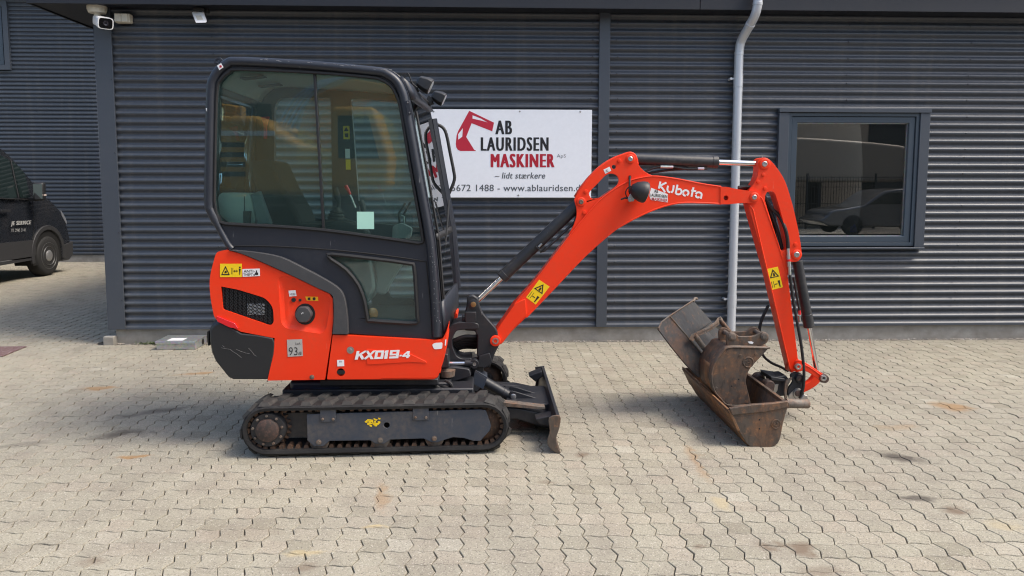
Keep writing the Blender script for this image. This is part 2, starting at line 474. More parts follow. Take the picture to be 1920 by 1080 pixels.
# ================================================================ ground and paving
PA, PB = 0.1115, 0.1165             # pitch of the paving stones along x and y
def ground_material(name, joint=False):
    t = NT(name); p = t.pos()
    if joint:
        n = t.noise(p, 60, 5)
        t.principled(Base_Color=t.ramp(n, [(0.3, (0.075, 0.065, 0.055)), (0.7, (0.17, 0.15, 0.125))]), Roughness=0.95, Specular_IOR_Level=0.1)
        return t.m
    rnd = t.math('ADD', t.n('ShaderNodeAttribute', attribute_name='tint').outputs['Fac'],
                 t.n('ShaderNodeSeparateColor', {0: t.n('ShaderNodeObjectInfo').outputs['Color']}).outputs[0])
    big = t.noise(p, 0.55, 4, 0.6)
    mid = t.noise(p, 4.5, 5, 0.62)
    fine = t.noise(p, 95, 4, 0.7)
    grit = t.n('ShaderNodeTexVoronoi', {'Vector': p, 'Scale': 250.0}).outputs['Color']
    gritv = t.n('ShaderNodeSeparateColor', {0: grit}).outputs[0]
    c = t.ramp(rnd, [(0.0, (0.250, 0.230, 0.172)), (0.3, (0.308, 0.287, 0.222)), (0.55, (0.330, 0.308, 0.240)), (0.8, (0.332, 0.295, 0.230)), (1.0, (0.375, 0.354, 0.285))])
    c = t.mix(t.math('MULTIPLY', t.ramp(big, [(0.35, 0.0), (0.70, 1.0)]), 0.45), c, (0.205, 0.190, 0.165))
    c = t.mix(t.math('MULTIPLY', t.ramp(mid, [(0.46, 0.0), (0.74, 1.0)]), 0.55), c, (0.19, 0.165, 0.135))
    c = t.mix(t.math('MULTIPLY', t.ramp(fine, [(0.34, 1.0), (0.48, 0.0)]), 0.70), c, (0.16, 0.14, 0.115))
    c = t.mix(t.math('MULTIPLY', t.ramp(gritv, [(0.92, 0.0), (0.98, 1.0)]), 0.5), c, (0.58, 0.55, 0.48))
    c = t.mix(t.math('MULTIPLY', t.ramp(gritv, [(0.03, 1.0), (0.09, 0.0)]), 0.7), c, (0.10, 0.085, 0.07))
    # dropped oil, rust and mud with shapes of their own: pixel centre, half sizes in metres, turn, colour, strength
    wob = t.n('ShaderNodeTexNoise', {'Vector': p, 'Scale': 9.0, 'Detail': 3.0}).outputs['Color']
    pw = t.n('ShaderNodeVectorMath', {0: p, 1: t.n('ShaderNodeVectorMath', {0: wob, 1: (-0.5, -0.5, -0.5)}).outputs[0]}, operation='ADD')
    wsc = t.n('ShaderNodeVectorMath', {0: t.n('ShaderNodeVectorMath', {0: wob, 1: (-0.5, -0.5, -0.5)}, operation='ADD').outputs[0], 'Scale': 0.13}, operation='SCALE')
    pw = t.n('ShaderNodeVectorMath', {0: p, 1: wsc.outputs[0]}, operation='ADD').outputs[0]
    RU, DK, YE, BR = (0.27, 0.165, 0.080), (0.070, 0.060, 0.052), (0.46, 0.36, 0.18), (0.155, 0.115, 0.082)
    for (sx, sy, hx, hy, rot, col, k) in [
            (180, 728, 0.16, 0.06, 0.2, RU, 0.8), (372, 700, 0.26, 0.05, 0.35, RU, 0.75), (245, 857, 0.12, 0.04, 0.2, RU, 0.9), (1795, 765, 0.15, 0.15, 0, RU, 0.8),
            (1690, 800, 0.20, 0.08, 0, RU, 0.35), (1305, 865, 0.05, 0.30, -0.05, RU, 0.55), (1350, 945, 0.04, 0.10, 0, YE, 0.35), (715, 930, 0.04, 0.22, 0.1, RU, 0.5),
            (565, 1037, 0.09, 0.03, 0, YE, 0.45), (705, 988, 0.08, 0.03, 0, YE, 0.6), (225, 815, 0.20, 0.09, 0.5, DK, 0.8), (290, 772, 0.28, 0.08, 0.5, DK, 0.6),
            (50, 833, 0.16, 0.05, 0.3, DK, 0.4), (1093, 852, 0.09, 0.075, 0, BR, 0.95), (1695, 858, 0.18, 0.09, -0.5, DK, 0.85), (1715, 935, 0.14, 0.05, 0, DK, 0.8),
            (1792, 957, 0.10, 0.07, 0, BR, 0.9), (1442, 1026, 0.09, 0.08, 0, BR, 0.8), (1504, 1032, 0.07, 0.07, 0, BR, 0.9), (1310, 1028, 0.04, 0.03, 0, BR, 0.6),
            (570, 1062, 0.09, 0.06, 0, BR, 0.6), (175, 1052, 0.08, 0.04, 0, BR, 0.55), (1540, 1070, 0.12, 0.06, 0, BR, 0.5), (1880, 985, 0.10, 0.07, 0, YE, 0.25),
            (1620, 905, 0.2, 0.1, 0, BR, 0.2), (440, 1000, 0.25, 0.12, 0, BR, 0.25), (860, 1000, 0.3, 0.15, 0, DK, 0.10), (1028, 905, 0.06, 0.03, 0, BR, 0.5)]:
        g = G(sx, sy)
        q = t.n('ShaderNodeVectorMath', {0: pw, 1: (-g.x, -g.y, 0)}, operation='ADD').outputs[0]
        q = t.mapping(q, (1, 1, 0), rot=(0, 0, -rot))
        q = t.n('ShaderNodeVectorMath', {0: q, 1: (1 / hx, 1 / hy, 0)}, operation='MULTIPLY').outputs[0]
        d = t.n('ShaderNodeVectorMath', {0: q}, operation='LENGTH').outputs['Value']
        f = t.ramp(t.math('ADD', d, t.math('MULTIPLY', t.math('SUBTRACT', mid, 0.5), 2.6)), [(0.35, k), (1.15, 0.0)])
        c = t.mix(f, c, col)
    h = t.math('ADD', t.math('MULTIPLY', fine, 0.7), t.math('MULTIPLY', gritv, 0.3))
    t.principled(Base_Color=c, Roughness=0.9, Specular_IOR_Level=0.25, Normal=t.bump(h, 0.35, 0.004))
    return t.m
PAVE = ground_material('concrete_paving_stone')
SAND = ground_material('joint_sand', True)
FARG = NT('yard_ground')
_p = FARG.pos()
FARG.principled(Base_Color=FARG.ramp(FARG.noise(_p, 3, 6), [(0.3, (0.17, 0.16, 0.14)), (0.7, (0.25, 0.235, 0.205))]), Roughness=0.95)
FARG = FARG.m

g = MB(); g.add([(-300, -300, -0.06), (300, -300, -0.06), (300, 300, -0.06), (-300, 300, -0.06)], [(0, 1, 2, 3)])
tag(g.build('ground', FARG, None, smooth=0), kind='structure')
paving = MB()
paving.add([(-22, -2.0, -0.0125), (12, -2.0, -0.0125), (12, 7.56, -0.0125), (-22, 7.56, -0.0125)], [(0, 1, 2, 3)])
paving.add([(-22, 7.56, -0.0125), (-3.6, 7.56, -0.0125), (-3.6, 15.7, -0.0125), (-22, 15.7, -0.0125)], [(0, 1, 2, 3)])
paving = paving.build('paving', SAND, None, smooth=0, recalc=False)
tag(paving, kind='structure')

def cell_outline(gap):
    """closed outline of one wavy interlocking stone about its centre, shrunk by gap"""
    a, b, A, B = PA, PB, 0.0105, 0.0072
    zig = lambda v: A * (1 - 4 * abs(((v / b) % 1.0) - 0.5))          # joint between columns, one zigzag per row
    wav = lambda u: B * math.sin(2 * math.pi * u / a)
    pts = []
    for i in range(6):
        u = a * i / 6; pts.append((u + zig(0), wav(u)))
    for i in range(4):
        v = b * i / 4; pts.append((a + zig(v), v + wav(0)))
    for i in range(6):
        u = a * (1 - i / 6); pts.append((u + zig(b), b + wav(u)))
    for i in range(4):
        v = b * (1 - i / 4); pts.append((zig(v), v + wav(0)))
    n = len(pts); out = []
    for i in range(n):
        p0, p1, p2 = (np.array(pts[i - 1]), np.array(pts[i]), np.array(pts[(i + 1) % n]))
        e1, e2 = p1 - p0, p2 - p1
        n1 = np.array([-e1[1], e1[0]]) / (np.linalg.norm(e1) + 1e-9); n2 = np.array([-e2[1], e2[0]]) / (np.linalg.norm(e2) + 1e-9)
        nn = n1 + n2; nn = nn / max(0.6, np.linalg.norm(nn))
        out.append(p1 + nn * gap - np.array([a / 2, b / 2]))
    return np.array(out)
_o1, _o2 = cell_outline(0.0015), cell_outline(0.0036)
NS = len(_o1)
stone_v = np.vstack([np.c_[_o2, np.zeros(NS)], np.c_[_o1, np.full(NS, -0.0025)], np.c_[_o1, np.full(NS, -0.016)]])
stone_f = [tuple(range(NS))] + [(NS + i, NS + (i + 1) % NS, (i + 1) % NS, i) for i in range(NS)] + [(2 * NS + i, 2 * NS + (i + 1) % NS, NS + (i + 1) % NS, NS + i) for i in range(NS)]
_f1, _f2 = cell_outline(0.0030), cell_outline(0.0075)             # the stones of the back yard have wider, worn joints
stone_w = np.vstack([np.c_[_f2, np.zeros(NS)], np.c_[_f1, np.full(NS, -0.005)], np.c_[_f1, np.full(NS, -0.016)]])
stone_me = bpy.data.meshes.new('paving_stone')
stone_me.from_pydata([tuple(v) for v in stone_v], [], stone_f)
stone_me.polygons.foreach_set('use_smooth', [False] * len(stone_me.polygons))
stone_me.materials.append(PAVE)
rg = np.random.default_rng(11)
cells = []
for i in range(-200, 110):
    for j in range(-12, 136):
        x, y = (i + 0.5) * PA, (j + 0.5) * PB
        if y > 7.42 and (x > -3.86 or y > 15.55): continue
        if y < 1.6: continue
        if y <= 7.42 and abs(x - 0.035 * y) > 0.70 * y + 2.2: continue
        if y > 7.42 and (x < -0.66 * y - 2.0): continue
        cells.append((x, y))
cells = np.array(cells)
nz = rg.normal(0, 0.0009, len(cells)); tl = rg.normal(0, 0.005, (len(cells), 2)); tint = np.clip(rg.normal(0.5, 0.19, len(cells)), 0.0, 1.0)
rz = rg.normal(0, 0.008, len(cells)); jit = rg.normal(0, 0.0008, (len(cells), 2))
shr = 1.0 - np.abs(rg.normal(0, 0.010, (len(cells), 2)))
def seen(c):
    px, py = proj((c[0], c[1], 0))
    if not (8 < px < 1912 and 600 < py < 1074): return None
    return py
vis = [(seen(c), k) for k, c in enumerate(cells)]
vis = sorted([v for v in vis if v[0]], reverse=True)[:300]
single = set(k for _, k in vis)
for k in sorted(single):
    o = bpy.data.objects.new('paving_stone', stone_me)
    COL.objects.link(o)
    o.parent = paving
    o.location = (cells[k][0] + jit[k][0], cells[k][1] + jit[k][1], nz[k])
    o.rotation_euler = (tl[k][0], tl[k][1], rz[k])
    o.scale = (shr[k][0], shr[k][1], 1)
    o.color = (tint[k], 0, 0, 1)
rest = np.array([k for k in range(len(cells)) if k not in single])
NR = len(rest)
V = np.where((cells[rest, 1] > 7.42)[:, None, None], stone_w[None], stone_v[None])
V = V * np.concatenate([shr[rest][:, None, :], np.ones((NR, 1, 1))], -1)
ca, sa = np.cos(rz[rest])[:, None], np.sin(rz[rest])[:, None]
X, Yv = V[:, :, 0] * ca - V[:, :, 1] * sa, V[:, :, 0] * sa + V[:, :, 1] * ca
Z = V[:, :, 2] + nz[rest][:, None] + V[:, :, 1] * tl[rest, 0][:, None] - V[:, :, 0] * tl[rest, 1][:, None]
X = X + (cells[rest, 0] + jit[rest, 0])[:, None]; Yv = Yv + (cells[rest, 1] + jit[rest, 1])[:, None]
verts = np.stack([X, Yv, Z], -1).reshape(-1, 3)
me = bpy.data.meshes.new('paving_stones')
m = 3 * NS
lv = np.array([i for f in stone_f for i in f]); ln = np.array([len(f) for f in stone_f])
loops = (lv[None, :] + (np.arange(NR) * m)[:, None]).ravel()
tot = np.tile(ln, NR); start = np.concatenate([[0], np.cumsum(tot)[:-1]])
me.vertices.add(len(verts)); me.vertices.foreach_set('co', verts.ravel())
me.loops.add(len(loops)); me.loops.foreach_set('vertex_index', loops)
me.polygons.add(len(tot)); me.polygons.foreach_set('loop_start', start); me.polygons.foreach_set('loop_total', tot)
me.update(calc_edges=True)
me.polygons.foreach_set('use_smooth', [False] * len(me.polygons))
at = me.attributes.new('tint', 'FLOAT', 'POINT')
at.data.foreach_set('value', np.repeat(tint[rest], m).astype(np.float32))
me.materials.append(PAVE)
o = bpy.data.objects.new('paving_stones', me)
COL.objects.link(o); o.parent = paving; o['kind'] = 'stuff'; o.color = (0, 0, 0, 1)

# ================================================================ the building with corrugated cladding
YW = 7.50
def cladding_material(name, col):
    t = NT(name); p = t.pos()
    n1 = t.noise(t.mapping(p, (0.6, 0.6, 3.0)), 1.3, 4)
    n2 = t.noise(p, 22, 5, 0.6)
    st = t.noise(t.mapping(p, (9, 9, 0.4)), 1.0, 4, 0.6)
    c = t.mix(t.math('MULTIPLY', n1, 0.35), col, tuple(x * 0.75 for x in col))
    c = t.mix(t.math('MULTIPLY', t.ramp(st, [(0.52, 0.0), (0.75, 1.0)]), 0.22), c, (0.16, 0.155, 0.145))
    c = t.mix(t.math('MULTIPLY', t.ramp(n2, [(0.55, 0.0), (0.75, 1.0)]), 0.12), c, (0.2, 0.19, 0.18))
    t.principled(Base_Color=c, Roughness=t.math('ADD', 0.35, t.math('MULTIPLY', n2, 0.12)), Metallic=0.0, Specular_IOR_Level=0.65)
    return t.m
CLAD = cladding_material('anthracite_cladding', (0.047, 0.057, 0.074))
TRIM = paint('anthracite_trim', (0.056, 0.067, 0.085), 0.4, dirt_amt=0.15, dirt=(0.15, 0.15, 0.15))
FASCIA = paint('dark_timber_fascia', (0.010, 0.013, 0.021), 0.55, dirt_amt=0.08)
CONC = NT('plinth_concrete')
_p = CONC.pos(); _n = CONC.noise(_p, 7, 7, 0.65); _m = CONC.noise(CONC.mapping(_p, (1, 1, 4)), 2.2, 5)
_c = CONC.ramp(_n, [(0.3, (0.22, 0.205, 0.18)), (0.7, (0.36, 0.345, 0.31))])
_c = CONC.mix(CONC.math('MULTIPLY', CONC.ramp(_m, [(0.45, 0.0), (0.7, 1.0)]), 0.5), _c, (0.20, 0.18, 0.15))
CONC.principled(Base_Color=_c, Roughness=0.9, Normal=CONC.bump(_n, 0.25, 0.01))
CONC = CONC.m
FRAMEP = paint('window_frame_paint', (0.045, 0.065, 0.088), 0.35, dirt_amt=0.1)
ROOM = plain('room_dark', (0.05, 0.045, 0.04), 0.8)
ZINC = paint('zinc_downpipe', (0.55, 0.58, 0.62), 0.40, dirt_amt=0.2, dirt=(0.2, 0.19, 0.17), metallic=0.35)

PITCH, AMP = 0.0815, 0.0125
def corrugated(name, x0, x1, z0, z1, Y, parent, phase=0.0, per=14, flat=False):
    n = max(2, int((z1 - z0) / PITCH * per))
    zs = [z0 + (z1 - z0) * i / n for i in range(n + 1)]
    def prof(z):
        s_ = math.cos(2 * math.pi * (z - phase) / PITCH)
        if flat: return Y - AMP * max(-1.0, min(1.0, 1.9 * s_ + 0.75))
        return Y - AMP * (s_ * 1.12 if abs(s_) < 0.85 else math.copysign(0.952 + (abs(s_) - 0.85) * 0.32, s_))
    xs = [x0, (x0 + x1) / 2, x1]
    m = MB(); m.sheet([[(x, prof(z), z) for x in xs] for z in zs])
    return m.build(name, CLAD, parent, smooth=60, recalc=False)
ZB, ZT = 0.155, 3.30
bld = empty('commercial_building', (0, YW, 0), 'long dark grey building clad in corrugated steel with one window behind the excavator', 'building')
XC = -3.76                                            # its left corner
XP0, XP1 = 1.118, 1.226                                # the flat cover strip between the two bays
WX0, WX1, WZ0, WZ1 = 2.975, 4.425, 0.995, 2.315       # hole of the window
corrugated('corrugated_sheet', XC + 0.02, XP0 + 0.02, ZB, ZT, YW, bld)
corrugated('corrugated_sheet', XP1 - 0.02, WX0, ZB, ZT, YW, bld)
corrugated('corrugated_sheet', WX1, 9.5, ZB, ZT, YW, bld)
corrugated('corrugated_sheet', WX0, WX1, ZB, WZ0, YW, bld)
corrugated('corrugated_sheet', WX0, WX1, WZ1, ZT, YW, bld)
part('plinth', CONC, bld, lambda m: m.box(XC + 0.05, 9.5, YW + 0.016, YW + 0.3, -0.05, ZB + 0.05))
part('drip_strip', TRIM, bld, lambda m: m.box(XC + 0.16, 9.5, YW - 0.013, YW + 0.015, ZB - 0.008, ZB + 0.006))
part('corner_trim', TRIM, bld, lambda m: m.box(XC, XC + 0.163, YW - 0.032, YW - 0.012, ZB - 0.005, ZT).box(XC - 0.004, XC, YW - 0.032, YW + 0.16, ZB - 0.005, ZT), bevel=0.003)
part('cover_strip', TRIM, bld, lambda m: m.box(XP0, XP1, YW - 0.034, YW - 0.012, ZB - 0.005, ZT), bevel=0.003)
part('side_wall', CLAD, bld, lambda m: m.box(XC + 0.003, XC + 0.1, YW + 0.17, 15.55, 0.0, 3.4))
def side_sheet(m):
    zs = [ZB + (3.3 - ZB) * i / 420 for i in range(421)]
    m.sheet([[(XC - 0.012 - AMP * math.cos(2 * math.pi * z / PITCH), y, z) for y in (YW + 0.155, 11.5, 15.5)] for z in zs])
part('corrugated_sheet', CLAD, bld, side_sheet, smooth=60, recalc=False)
EL = W(50, 9, 7.26).x                                 # left end of the eaves
ZF = 3.262
part('soffit', FASCIA, bld, lambda m: m.box(EL + 0.02, 9.5, 7.285, 7.7, ZF + 0.012, ZF + 0.05).box(EL + 0.02, XC + 0.2, 7.7, 15.5, ZF + 0.012, ZF + 0.05))
for (a, b) in ((EL, 2.045), (2.05, 9.5)):
    part('fascia_board', FASCIA, bld, lambda m: m.box(a, b, 7.25, 7.283, ZF, ZF + 0.28), bevel=0.003)
part('verge_board', FASCIA, bld, lambda m: m.box(EL, EL + 0.018, 7.285, 15.5, ZF, ZF + 0.28))
part('roof', FASCIA, bld, lambda m: m.box(EL - 0.05, 9.6, 7.2, 15.5, ZF + 0.285, ZF + 0.36))
# screws of the sheets (a few pixels each)
def screws(m):
    def dot(x, z, y=YW - AMP - 0.001):
        m.lathe((x, y, z), (0, -1, 0), [(0, 0.0075), (0.003, 0.0075), (0.006, 0.004)], 8)
    for x in (-2.65, -0.62, 1.05, 1.30, 4.86, 3.62, 5.62):
        k = 0
        z = ZB + 0.25
        while z < 3.2:
            zz = round(z / PITCH) * PITCH
            if not (WX0 - .1 < x < WX1 + .1 and WZ0 - .12 < zz < WZ1 + .12): dot(x + random.uniform(-.012, .012), zz)
            z += PITCH * (2 if k % 5 else 1); k += 1
    for z in (0.45, 1.12, 1.9, 2.6): dot(XC + 0.147, z, YW - 0.032)
o = part('screw_heads', plain('painted_screw', (0.03, 0.035, 0.045), 0.4), bld, screws); o['kind'] = 'stuff'

# window in the right bay
def ring(m, x0, x1, z0, z1, t, y0, y1):
    m.extrude([Vector((x0, y0, z0)), Vector((x1, y0, z0)), Vector((x1, y0, z1)), Vector((x0, y0, z1))], (0, y1 - y0, 0),
              [[Vector((x0 + t, y0, z0 + t)), Vector((x1 - t, y0, z0 + t)), Vector((x1 - t, y0, z1 - t)), Vector((x0 + t, y0, z1 - t))]])
win = part('window', FRAMEP, bld, lambda m: ring(m, WX0 + 0.056, WX1 - 0.056, WZ0 - 0.02, WZ1 + 0.002, 0.035, YW - 0.035, YW + 0.09), bevel=0.004)
for xa in (WX0 - 0.045, WX1 - 0.055):
    part('jamb_trim', TRIM, win, lambda m: m.box(xa, xa + 0.10, YW - 0.05, YW + 0.0, WZ0 - 0.03, WZ1 + 0.0), bevel=0.003)
part('head_flashing', TRIM, win, lambda m: m.box(WX0 - 0.05, WX1 + 0.05, YW - 0.062, YW - 0.003, WZ1 + 0.003, WZ1 + 0.043), bevel=0.003)
part('sill', TRIM, win, lambda m: m.box(WX0 - 0.045, WX1 + 0.045, YW - 0.065, YW + 0.02, WZ0 - 0.05, WZ0 - 0.032), bevel=0.003)
part('sash', FRAMEP, win, lambda m: ring(m, WX0 + 0.093, WX1 - 0.093, WZ0 + 0.017, WZ1 - 0.035, 0.062, YW - 0.022, YW + 0.07), bevel=0.006)
part('glazing_bead', GALV, win, lambda m: ring(m, WX0 + 0.1555, WX1 - 0.1555, WZ0 + 0.0795, WZ1 - 0.0975, 0.007, YW + 0.006, YW + 0.02))
part('pane', WINGLASS, win, lambda m: m.box(WX0 + 0.157, WX1 - 0.157, YW + 0.012, YW + 0.016, WZ0 + 0.081, WZ1 - 0.099), smooth=0)
REVEAL = plain('white_reveal', (0.7, 0.7, 0.68), 0.6)
part('reveal', REVEAL, win, lambda m: m.box(WX1 - 0.21, WX1 - 0.15, YW + 0.075, YW + 0.36, WZ0 + 0.02, WZ1 - 0.02))
part('reveal', REVEAL, win, lambda m: m.box(WX0 + 0.05, WX0 + 0.15, YW + 0.075, YW + 0.36, WZ0 + 0.02, WZ1 - 0.02))
part('blind', plain('white_blind', (0.8, 0.82, 0.80), 0.6), win, lambda m: m.box(WX1 - 0.245, WX1 - 0.158, YW + 0.03, YW + 0.036, WZ0 + 0.085, WZ1 - 0.10))
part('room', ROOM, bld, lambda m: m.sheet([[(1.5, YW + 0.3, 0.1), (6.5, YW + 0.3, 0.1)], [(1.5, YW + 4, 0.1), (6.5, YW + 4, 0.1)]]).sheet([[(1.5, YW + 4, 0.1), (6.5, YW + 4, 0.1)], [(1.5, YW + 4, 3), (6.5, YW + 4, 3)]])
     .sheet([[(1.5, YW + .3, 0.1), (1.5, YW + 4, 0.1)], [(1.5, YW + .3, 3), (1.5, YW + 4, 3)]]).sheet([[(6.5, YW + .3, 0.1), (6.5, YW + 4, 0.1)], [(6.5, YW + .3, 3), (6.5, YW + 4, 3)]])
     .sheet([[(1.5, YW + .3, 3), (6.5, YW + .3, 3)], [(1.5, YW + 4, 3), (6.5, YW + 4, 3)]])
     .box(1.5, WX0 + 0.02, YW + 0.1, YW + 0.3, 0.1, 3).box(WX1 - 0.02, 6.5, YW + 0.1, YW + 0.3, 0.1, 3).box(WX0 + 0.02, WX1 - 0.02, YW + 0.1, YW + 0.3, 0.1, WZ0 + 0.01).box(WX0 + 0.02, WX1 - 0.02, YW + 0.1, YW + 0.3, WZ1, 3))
bl = MB(); c = W(1602, 430, YW + 0.2)
bl.add([c + Vector(v) for v in ((-.05, 0, -.03), (.05, 0, -.03), (.045, .03, .0), (.02, .03, .05), (-.03, .03, .01), (0.0, 0.0, .06), (.01, .05, .02))],
       [(0, 1, 2), (0, 2, 3), (0, 3, 4), (3, 5, 4), (1, 6, 2), (2, 6, 3), (0, 4, 5), (0, 5, 1), (1, 5, 3)])
tag(bl.build('cleaning_cloth', plain('blue_cloth', (0.02, 0.04, 0.30), 0.8), None), 'small crumpled blue cloth on the sill behind the window pane', 'cloth')

# downpipe
dp = [W(1420, -30, 7.17), W(1421, 0, 7.17), W(1419, 16, 7.18), W(1413, 34, 7.22), W(1392, 72, 7.40), W(1387, 88, 7.43), W(1385.5, 104, 7.435)]
dp = smooth_path([tuple(p) for p in dp], 3)
XD = dp[-1][0]
pipe = MB().tube([*dp, (XD, 7.435, 1.8), (XD, 7.435, 0.02)], 0.0435, 20).build('downpipe', ZINC, bld)
for zc in (2.62, 0.42):
    part('pipe_bracket', ZINC, pipe, lambda m: m.lathe((XD, 7.435, zc - 0.06), (0, 0, 1), [(0, 0.0465), (0.12, 0.0465)], 20).cyl((XD - 0.075, 7.49, zc + 0.02), (XD - 0.075, 7.42, zc + 0.02), 0.012, n=10)
         .box(XD - 0.08, XD - 0.045, 7.43, 7.436, zc + 0.012, zc + 0.028))
for i_ in (4, 10, len(dp) - 2):
    a_, b_ = Vector(dp[i_]), Vector(dp[i_ + 1])
    part('pipe_collar', ZINC, pipe, lambda m: m.lathe(a_, b_ - a_, [(-0.012, 0.0437), (-0.010, 0.0462), (0.014, 0.0462), (0.016, 0.0437)], 20))

# the wing further back on the left
YF = 15.6
far = empty('warehouse_wing', (-9, YF, 0), 'paler corrugated steel building standing further back at the left behind the van', 'building')
corrugated('corrugated_sheet', -22, -3.70, 0.12, 5.4, YF, far, per=12, flat=True)
part('plinth', CONC, far, lambda m: m.box(-22, -3.70, YF + 0.012, YF + 0.3, -0.05, 0.19))
part('eaves_board', FASCIA, far, lambda m: m.box(-22, -3.0, YF - 0.35, YF + 0.3, 5.36, 5.8))
fw = part('window', TRIM, far, lambda m: ring(m, -12.2, W(15.5, 60, YF - 0.05).x, W(10, 131, YF - 0.05).z, 5.2, 0.10, YF - 0.06, YF + 0.02), bevel=0.003)
fx = W(15.5, 60, YF).x
part('sash', FRAMEP, fw, lambda m: ring(m, -12.1, fx - 0.10, W(10, 131, YF).z + 0.1, 5.1, 0.07, YF - 0.03, YF + 0.01))
part('pane', plain('far_window_glass', (0.02, 0.03, 0.035), 0.05), fw, lambda m: m.box(-12.03, fx - 0.17, YF - 0.025, YF - 0.018, W(10, 131, YF).z + 0.17, 5.03), smooth=0)

# ================================================================ the excavator
YB, YE = 4.47, 5.43                  # near and far side of its body
YC = 4.95                            # its middle plane
exc = empty('mini_excavator', (-0.66, 4.9, 0), 'orange red mini excavator with dark cab parked side-on in front of the white sign', 'excavator')

# ---------------- running gear: built straight, turned 1.7 degrees as the tracks stand
TROT = Matrix.Rotation(R(1.68), 4, 'Z')
TXL, TXR = W(450, 808, 4.286).x, W(956.5, 800, 4.328).x
TC = TC0 = Vector(((TXL + TXR) / 2, 4.295, 0))
TR, TH = 0.148, 0.1655                # radius of the belt, height of its axles
TLEN = (TXR - TXL) / 2 - TR - 0.008  # half distance of the axles
def tl(x, y, z):                     # track space -> world
    return TROT @ Vector((x, y, z)) + TC
def belt_path(r, n=12):
    pts = []
    for i in range(n + 1):
        a = R(90 - 180 * i / n); pts.append((TLEN + r * math.cos(a), TH + r * math.sin(a)))
    for i in range(n + 1):
        a = R(270 - 180 * i / n); pts.append((-TLEN + r * math.cos(a), TH + r * math.sin(a)))
    return pts
def on_belt(s, r):                   # point and angle at arc length s of the belt
    L = 2 * TLEN; C = math.pi * r; s %= 2 * L + 2 * C
    if s < L: return (-TLEN + s, TH + r, 0.0)
    s -= L
    if s < C: a = math.pi / 2 - s / r; return (TLEN + r * math.cos(a), TH + r * math.sin(a), a - math.pi / 2)
    s -= C
    if s < L: return (TLEN - s, TH - r, math.pi)
    s -= L; a = -math.pi / 2 - s / r
    return (-TLEN + r * math.cos(a), TH + r * math.sin(a), a - math.pi / 2)
PER = 4 * TLEN + 2 * math.pi * TR
def lug_mesh(flip):
    m = MB()
    w, ym = 0.132, 0.0
    sgn = -1 if flip else 1
    lo = [(-0.046, 0.0), (0.022, 0.0), (0.050, w), (-0.022, w)]
    hi = [(-0.038, 0.024), (0.004, 0.024), (0.036, w - 0.008), (-0.014, w - 0.008)]
    if flip:
        lo = [(-x, w - y) for x, y in lo]; hi = [(-x, w - y) for x, y in hi]
    m.add([(x, y, -0.003) for x, y in lo] + [(x, y, 0.0155) for x, y in hi], [(3, 2, 1, 0), (4, 5, 6, 7), (0, 1, 5, 4), (1, 2, 6, 5), (2, 3, 7, 6), (3, 0, 4, 7)])
    me = bpy.data.meshes.new('tread_lug')
    me.from_pydata(m.v, [], m.f); me.materials.append(TREAD)
    return me
LUGA, LUGB = lug_mesh(False), lug_mesh(True)
def link_mesh():
    m = MB()
    m.add([(x, y, z) for z, k in ((0.0, 1.0), (-0.020, 0.55)) for (x, y) in ((-0.016 * k, 0.035), (0.016 * k, 0.035), (0.016 * k, 0.100), (-0.016 * k, 0.100))], [(3, 2, 1, 0), (4, 5, 6, 7), (0, 1, 5, 4), (1, 2, 6, 5), (2, 3, 7, 6), (3, 0, 4, 7)])
    me = bpy.data.meshes.new('track_link')
    me.from_pydata(m.v, [], m.f); me.materials.append(RUSTIRON)
    return me
LINK = link_mesh()
